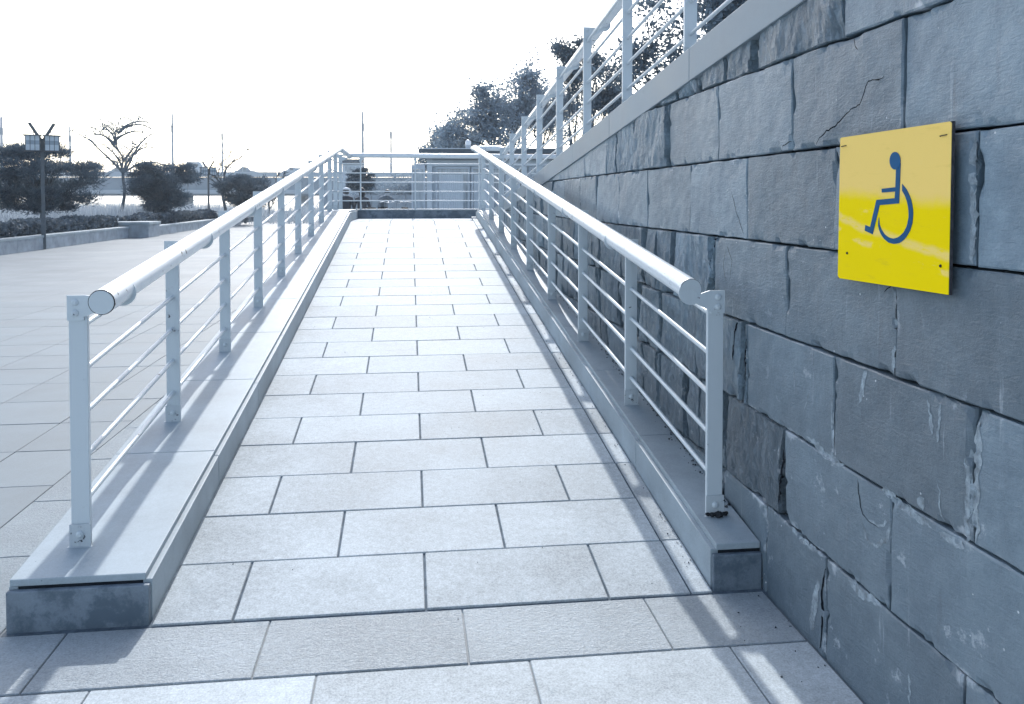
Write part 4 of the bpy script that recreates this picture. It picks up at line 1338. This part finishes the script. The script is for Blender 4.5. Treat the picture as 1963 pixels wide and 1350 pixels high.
def road_lamp(px, py, arm, label, thick=1.0):
    X, Y = ground_at(px, BD+1.0)
    base = height_at(331, BD)-.6; H = height_at(py, BD)-base
    t = empty('street_lamp', (X, Y, base), -YAW); tag(t, label, 'street lamp', 'street lamps on the bridge')
    MB().path([(0,0,0),(0,0,H*.5),(0,0,H)], [.20*thick,.16*thick,.12*thick], 8).build('pole', M['pole'], t, True)
    if arm:
        MB().path([(0,0,H-.1),(arm*.8,0,H+.25),(arm*2.0,0,H+.35)], .06, 6).build('arm', M['pole'], t, True)
        MB().box(min(arm*1.6,arm*2.6),max(arm*1.6,arm*2.6),-.14,.14,H+.30,H+.46).build('lamp_head', M['pole'], t)
    MB().path([(0,0,H*.70),(0,0,H*.82)], .19*thick, 8).build('dark_band', M['vehicle_dark'], t, True)  # darker band round the upper pole
road_lamp(5, 224, 1, 'street lamp at the far left edge of the bridge', 1.6)
road_lamp(136, 243, -1, 'street lamp on the bridge right of the near lantern post', 1.2)
road_lamp(332, 218, .5, 'tall street lamp on the bridge above the mid-sized pine', 1.3)
road_lamp(427, 238, -.8, 'street lamp on the bridge above the crooked sapling')
road_lamp(696, 214, .2, 'tall mast above the left end of the landing railing', 1.5)
road_lamp(750, 234, -.3, 'slimmer mast right of the tall mast above the landing railing', 1.2)

def vehicle(px, kind, label, L, H, W=1.8, mat='vehicle'):
    X, Y = ground_at(px, BD+3.5)
    t = empty('van' if kind == 'van' else 'car', (X, Y, height_at(330, BD)-.55), -YAW); tag(t, label, 'van' if kind == 'van' else 'car', 'vehicles on the bridge')
    h = L/2
    if kind == 'van':
        prof = [(-h,.35),(h,.35),(h,H*.55),(h-.35,H*.62),(h-.9,H-.06),(h-1.1,H),(-h+.1,H),(-h,H-.15)]
        win = [(-h+.4,H*.62,h-1.3,H*.86)]
    else:
        prof = [(-h,.3),(h,.3),(h,.62),(h-.25,.78),(h-1.15,.88),(h-1.85,H-.05),(-h+1.5,H),(-h+.6,.92),(-h+.1,.88)]
        win = [(-h+1.3,.92,h-2.0,H-.10)]
    bevel_obj(MB().prism(prof, 'y', -W/2, W/2).build('body', M[mat], t), .05)
    for (a,b,c,d) in win:
        MB().box(a,c,-W/2-.01,-W/2+.02,b,d).build('window', M['glass'], t)
    for sx in (-1,1):
        for s_ in (-1,1):
            MB().path([(sx*(h-.85), s_*(W/2-.2), .32),(sx*(h-.85), s_*(W/2+.02), .32)], .32, 14).build('wheel', M['tyre'], t, True)
vehicle(379, 'van', 'pale boxy van crossing the bridge left of the far lantern', 3.4, 2.5)
vehicle(232, 'car', 'car roof showing above the bridge parapet behind the willow', 3.9, 1.55, mat='vehicle_dark')
vehicle(294, 'car', 'car roof showing above the parapet just left of the mid-sized pine', 3.9, 1.55, mat='vehicle_dark')
vehicle(474, 'car', 'car roof showing above the parapet right of the sapling', 4.2, 1.6, mat='vehicle_dark')
vehicle(455+110, 'car', 'car on the bridge close above the left handrail', 4.0, 1.5)

# small gate booth seen at the left end of the landing railing
X, Y = ground_at(676, 70)
e = empty('booth', (X, Y, 0), -YAW); tag(e, 'small flat-roofed booth seen beyond the corner of the landing railing', 'booth')
zt_ = height_at(306, 70)
bevel_obj(MB().box(-.72,.72,-.6,.6,0,zt_-.42).build('wall', M['kiosk_frame'], e), .02)
bevel_obj(MB().box(-.82,.82,-.75,.75,zt_-.42,zt_).build('roof', M['fascia'], e), .02)
w = MB().box(-.55,.40,-.63,-.6,zt_-1.05,zt_-.55).build('window', M['kiosk'], e)
MB().box(-.49,.34,-.645,-.63,zt_-.99,zt_-.61).build('pane', M['curtain'], w)

# ------------------------------------------------------------------ kiosk
KD = 24.0
kx, ky = ground_at(935, KD)
ki = empty('kiosk', (kx, ky, 0), -YAW); tag(ki, 'flat-roofed white kiosk with curtained glass doors beyond the landing', 'kiosk')
def kxp(px): return (px-935)/1600*KD
def kz(py): return height_at(py, KD)
x0, x1 = kxp(819), kxp(1062)
MB().box(x0, x1, .05, 3.0, -.02, kz(300)).build('wall', M['kiosk'], ki)
rf = MB().box(kxp(806), x1+.2, -.45, 3.2, kz(296), kz(288)).build('roof', M['fascia'], ki)
MB().box(kxp(806)-.02, x1+.22, -.48, 3.22, kz(288), kz(286.3)).build('roof_edge', M['roof'], rf)
MB().box(kxp(810), x1+.1, -.25, 0, kz(305.5), kz(296)-.001).build('soffit', M['fascia'], ki)
MB().box(kxp(819), kxp(829), -.06, .05, 0, kz(305)).build('corner_post', M['kiosk'], ki)
MB().box(kxp(829), x1, -.03, .05, kz(319), kz(306)).build('header', M['kiosk'], ki)
for i, (a, b) in enumerate(((836,901),(904,960),(964,1010),(1014,1058))):
    fr = MB()
    A, Bx, zt2 = kxp(a), kxp(b), kz(320)
    fr.box(A,A+.05,-.05,.045,0,zt2).box(Bx-.05,Bx,-.05,.045,0,zt2).box(A+.05,Bx-.05,-.05,.045,zt2-.06,zt2).box(A+.05,Bx-.05,-.05,.045,0,.12)
    d = fr.build('door', M['kiosk_frame'], ki)
    MB().box(A+.05,Bx-.05,-.01,.012,.12,zt2-.06).build('pane', M['curtain'] if i != 2 else M['glass'], d)
    zc = zt2-.06
    cur = MB(); n = 26
    for k in range(n):
        xa = A+.07+(Bx-A-.26)*k/n; xb_ = A+.07+(Bx-A-.26)*(k+1)/n
        ya, yb2 = (-.018, -.028) if k % 2 else (-.028, -.018)
        cur.quad((xa,ya,.2),(xb_,yb2,.2),(xb_,yb2,zc-.16),(xa,ya,zc-.16))
    cur.build('curtain', M['kiosk'], d)
    MB().box(Bx-.14,Bx-.12,-.035,-.013,.5,zc-.2).build('handle_bar', M['pole'], d)
# glass wind screen at the kiosk's left
gs = empty('glass_screen', (*ground_at(803, 23.0), 0), -YAW); tag(gs, 'framed glass screen standing left of the kiosk', 'screen')
MB().box(-.20,-.16,-.02,.02,0,kz(319)).build('post', M['kiosk_frame'], gs)
MB().box(.13,.17,-.02,.02,0,kz(319)).build('post', M['kiosk_frame'], gs)
MB().box(-.16,.13,-.02,.02,kz(327),kz(319)).build('top_panel', M['kiosk_frame'], gs)
MB().box(-.16,.13,-.006,.006,.1,kz(327)-.002).build('pane', M['curtain'], gs)
# roof lamp
rl_ = empty('globe_lamp', (*ground_at(897.5, 25.0), kz(287)), -YAW); tag(rl_, 'small globe lamp standing on the kiosk roof', 'lamp')
MB().path([(0,0,-.02),(0,0,.08)], [.04,.04], 10).build('stem', M['pole'], rl_, True)
MB().path([(0,0,.08),(0,0,.10),(0,0,.18),(0,0,.19)], [.05,.075,.085,.08], 14).build('collar', M['pole'], rl_, True)
MB().path([(0,0,.19),(0,0,.24),(0,0,.30),(0,0,.34),(0,0,.355)], [.08,.088,.08,.05,.01], 16).build('globe', M['globe'], rl_, True)

# ------------------------------------------------------------------ people beyond the landing
def skin_body(name, joints, edges, mat, parent=None):
    me = bpy.data.meshes.new(name)
    keys = list(joints); idx = {k: i for i, k in enumerate(keys)}
    me.from_pydata([joints[k][:3] for k in keys], [(idx[a], idx[b]) for a, b in edges], [])
    o = link(name, me, mat, parent)
    mod = o.modifiers.new('skin', 'SKIN'); mod.use_smooth_shade = True
    sv = me.skin_vertices[0].data
    for k in keys:
        r = joints[k][3]; r2 = joints[k][4] if len(joints[k]) > 4 else r
        sv[idx[k]].radius = (r, r2)
    sv[idx['pelvis']].use_root = True
    ss = o.modifiers.new('sub', 'SUBSURF'); ss.levels = 1; ss.render_levels = 2
    return o
EDG = [('pelvis','belly'),('belly','chest'),('chest','neck'),('neck','head'),('head','crown'),
       ('chest','shL'),('shL','elL'),('elL','wrL'),('wrL','haL'),('chest','shR'),('shR','elR'),('elR','wrR'),('wrR','haR'),
       ('pelvis','hiL'),('hiL','knL'),('knL','anL'),('anL','toL'),('pelvis','hiR'),('hiR','knR'),('knR','anR'),('anR','toR')]
def standing(s=1.0):
    J = dict(pelvis=(0,0,.92,.15,.11), belly=(0,0,1.08,.14,.10), chest=(0,.01,1.30,.17,.115), neck=(0,0,1.45,.055), head=(0,-.01,1.53,.082,.09), crown=(0,-.005,1.64,.068,.075),
      shL=(-.18,0,1.37,.062), elL=(-.25,.01,1.10,.047), wrL=(-.24,-.07,.88,.034), haL=(-.235,-.09,.80,.04,.02), shR=(.18,0,1.37,.062), elR=(.25,.01,1.10,.047), wrR=(.24,-.07,.88,.034), haR=(.235,-.09,.80,.04,.02),
      hiL=(-.09,0,.86,.10), knL=(-.10,-.01,.48,.066), anL=(-.10,.02,.09,.045), toL=(-.11,-.12,.03,.04,.03), hiR=(.09,0,.86,.10), knR=(.10,-.01,.48,.066), anR=(.10,.02,.09,.045), toR=(.11,-.12,.03,.04,.03))
    return {k: tuple(q*s for q in v) for k, v in J.items()}
SKIN = (.42,.45,.48)
def blob(name, parent, mat, c, r, squash=(1,1,1), zmin=None):
    bm = bmesh.new(); bmesh.ops.create_icosphere(bm, subdivisions=3, radius=r)
    for v in bm.verts:
        v.co = Vector((v.co.x*squash[0], v.co.y*squash[1], v.co.z*squash[2]))
        v.co *= 1+.05*noise.noise(v.co*30)
        if zmin is not None and v.co.z < zmin: v.co.z = zmin
    me = bpy.data.meshes.new(name); bm.to_mesh(me); bm.free()
    me.polygons.foreach_set('use_smooth', [True]*len(me.polygons))
    return link(name, me, mat, parent, c)
def person(px, D, s, label, mat, hair, cap=False, rz=0.0):
    X, Y = ground_at(px, D)
    t = empty('person', (X, Y, 0), rz); tag(t, label, 'person')
    skin_body('body', standing(s), EDG, mat, t)
    blob('hair', t, M['hair'], (0, .022*s, 1.585*s), .108*s, (.92,1,1.05) if not hair else (1.0,1.0,1.5), -.06*s if not hair else -.26*s)
    if cap:
        blob('cap', t, M['cap'], (0, .0, 1.655*s), .11*s, (.95,1.05,.6), -.005)
    return t
person(664, 25.5, .985, 'person in a dark coat and white cap beyond the landing railing', mat_person('dark_coat_clothes', [(0,(.03,.035,.04)),(.06,(.06,.07,.085)),(.9,(.035,.04,.05)),(1.43,SKIN)]), False, True, radians(160))
person(694, 26.0, .97, 'person with long dark hair in a dark coat beyond the landing railing', mat_person('long_coat_clothes', [(0,(.03,.035,.04)),(.06,(.05,.06,.075)),(.7,(.055,.062,.075)),(1.43,SKIN)]), True, False, radians(185))

def bicycle(name, loc, rz, label, group=None):
    t = empty(name, loc, rz); tag(t, label, 'bicycle', group)
    for y in (-.52, .52):
        w = MB()
        ring = [(0, y+.33*cos(2*pi*k/28), .34+.33*sin(2*pi*k/28)) for k in range(29)]
        wo_ = w.path(ring, .018, 8, False).build('wheel', M['tyre'], t, True)
        sp = MB()
        for k in range(12):
            a = 2*pi*k/12; sp.path([(0,y,.34),(0,y+.32*cos(a),.34+.32*sin(a))], .0025, 4)
        sp.path([(-.05,y,.34),(.05,y,.34)], .018, 8).build('spoke_hub', M['pole'], wo_)
    fr = MB()
    for a, b in (((0,.52,.34),(0,.10,.32)),((0,.10,.32),(0,.22,.82)),((0,.10,.32),(0,-.36,.80)),((0,.20,.74),(0,-.34,.86)),((0,.52,.34),(0,.20,.76)),((0,-.52,.34),(0,-.34,.94))):
        fr.path([a,b], .018, 8)
    fr.build('frame', M['vehicle'], t, True)
    MB().path([(-.28,-.18,1.04),(-.2,-.26,1.06),(0,-.33,1.02),(.2,-.26,1.06),(.28,-.18,1.04)], .014, 8).build('handlebar', M['pole'], t, True)
    MB().hexa([(-.03,.05,.85),(.03,.05,.85),(.08,.33,.85),(-.08,.33,.85),(-.02,.06,.89),(.02,.06,.89),(.07,.32,.90),(-.07,.32,.90)]).build('saddle', M['tyre'], t)
    bk = MB()
    bk.box(-.16,.16,-.66,-.40,.80,.815)
    for k in range(7):
        x = -.16+.32*k/6; bk.path([(x,-.66,.80),(x*1.1,-.69,1.02)], .006, 4); bk.path([(x,-.40,.80),(x*1.1,-.38,1.02)], .006, 4)
    bk.build('basket', M['pole'], t)
    return t
terr = MB().box(-2.3, 2.2, 23.0, 34.0, -.02, .20).build('raised_path', M['concrete']); tag(terr, 'slightly raised paved path behind the landing', None, None, 'structure')
for i, (px, D, rz, lab) in enumerate(((724,24.5,70,'parked bicycle nearest the two standing people'),(757,25.0,85,'parked bicycle between the rider and the glass screen'),(783,24.6,30,'parked bicycle beside the glass screen'))):
    X, Y = ground_at(px, D); bicycle('bicycle', (X,Y,.20), radians(rz), lab, 'bicycles behind the landing')
X, Y = ground_at(738, 25.5)
bicycle('bicycle', (X,Y,.20), radians(25), 'bicycle ridden by the crouching cyclist', 'bicycles behind the landing')
rt = empty('person', (X,Y,.20), radians(25)); tag(rt, 'cyclist leaning low over the handlebars beyond the landing railing', 'person')
J = dict(pelvis=(0,.22,.96,.13,.11), belly=(0,.12,1.06,.12,.10), chest=(0,-.05,1.16,.15,.11), neck=(0,-.14,1.24,.05), head=(0,-.20,1.28,.075,.085), crown=(0,-.22,1.37,.065,.07),
      shL=(-.17,-.07,1.17,.055), elL=(-.25,-.14,1.08,.042), wrL=(-.26,-.19,1.07,.032), haL=(-.27,-.22,1.06,.03), shR=(.17,-.07,1.17,.055), elR=(.25,-.14,1.08,.042), wrR=(.26,-.19,1.07,.032), haR=(.27,-.22,1.06,.03),
      hiL=(-.09,.2,.90,.09), knL=(-.11,-.10,.70,.06), anL=(-.11,.08,.28,.04), toL=(-.11,-.05,.24,.035), hiR=(.09,.2,.90,.09), knR=(.11,-.05,.55,.06), anR=(.11,.16,.20,.04), toR=(.11,.03,.15,.035))
skin_body('body', J, EDG, mat_person('cyclist_clothes', [(0,(.04,.045,.055)),(.9,(.16,.19,.22)),(1.24,SKIN)]), rt)
blob('hair', rt, M['hair'], (0,-.19,1.345), .09, (1,1.05,.95), -.02)
# low stone wall panels behind the bicycles
e = empty('garden_wall', (*ground_at(740, 38), 0), -YAW); tag(e, 'low pale panelled wall behind the bicycles', 'wall')
for k in range(8):
    bevel_obj(MB().box(-3.0+.78*k+.01, -3.0+.78*(k+1)-.01, 0, .2, -.02, 1.52).build('panel', M['concrete'], e), .01)

# ------------------------------------------------------------------ river haze
hm = bpy.data.materials.new('haze_air'); hm.use_nodes = True
hn = hm.node_tree; hn.nodes.clear()
hv = hn.nodes.new('ShaderNodeVolumePrincipled'); ho_ = hn.nodes.new('ShaderNodeOutputMaterial')
hv.inputs['Color'].default_value = (.80, .90, 1.0, 1)
hv.inputs['Density'].default_value = .0006
hv.inputs['Anisotropy'].default_value = .45
hn.links.new(hv.outputs[0], ho_.inputs['Volume'])
hz_ = MB().box(-1310, 1310, -310, 2410, -2.6, 24.0).build('haze', hm); tag(hz_, 'thin bright river haze filling the air', None, None, 'stuff')
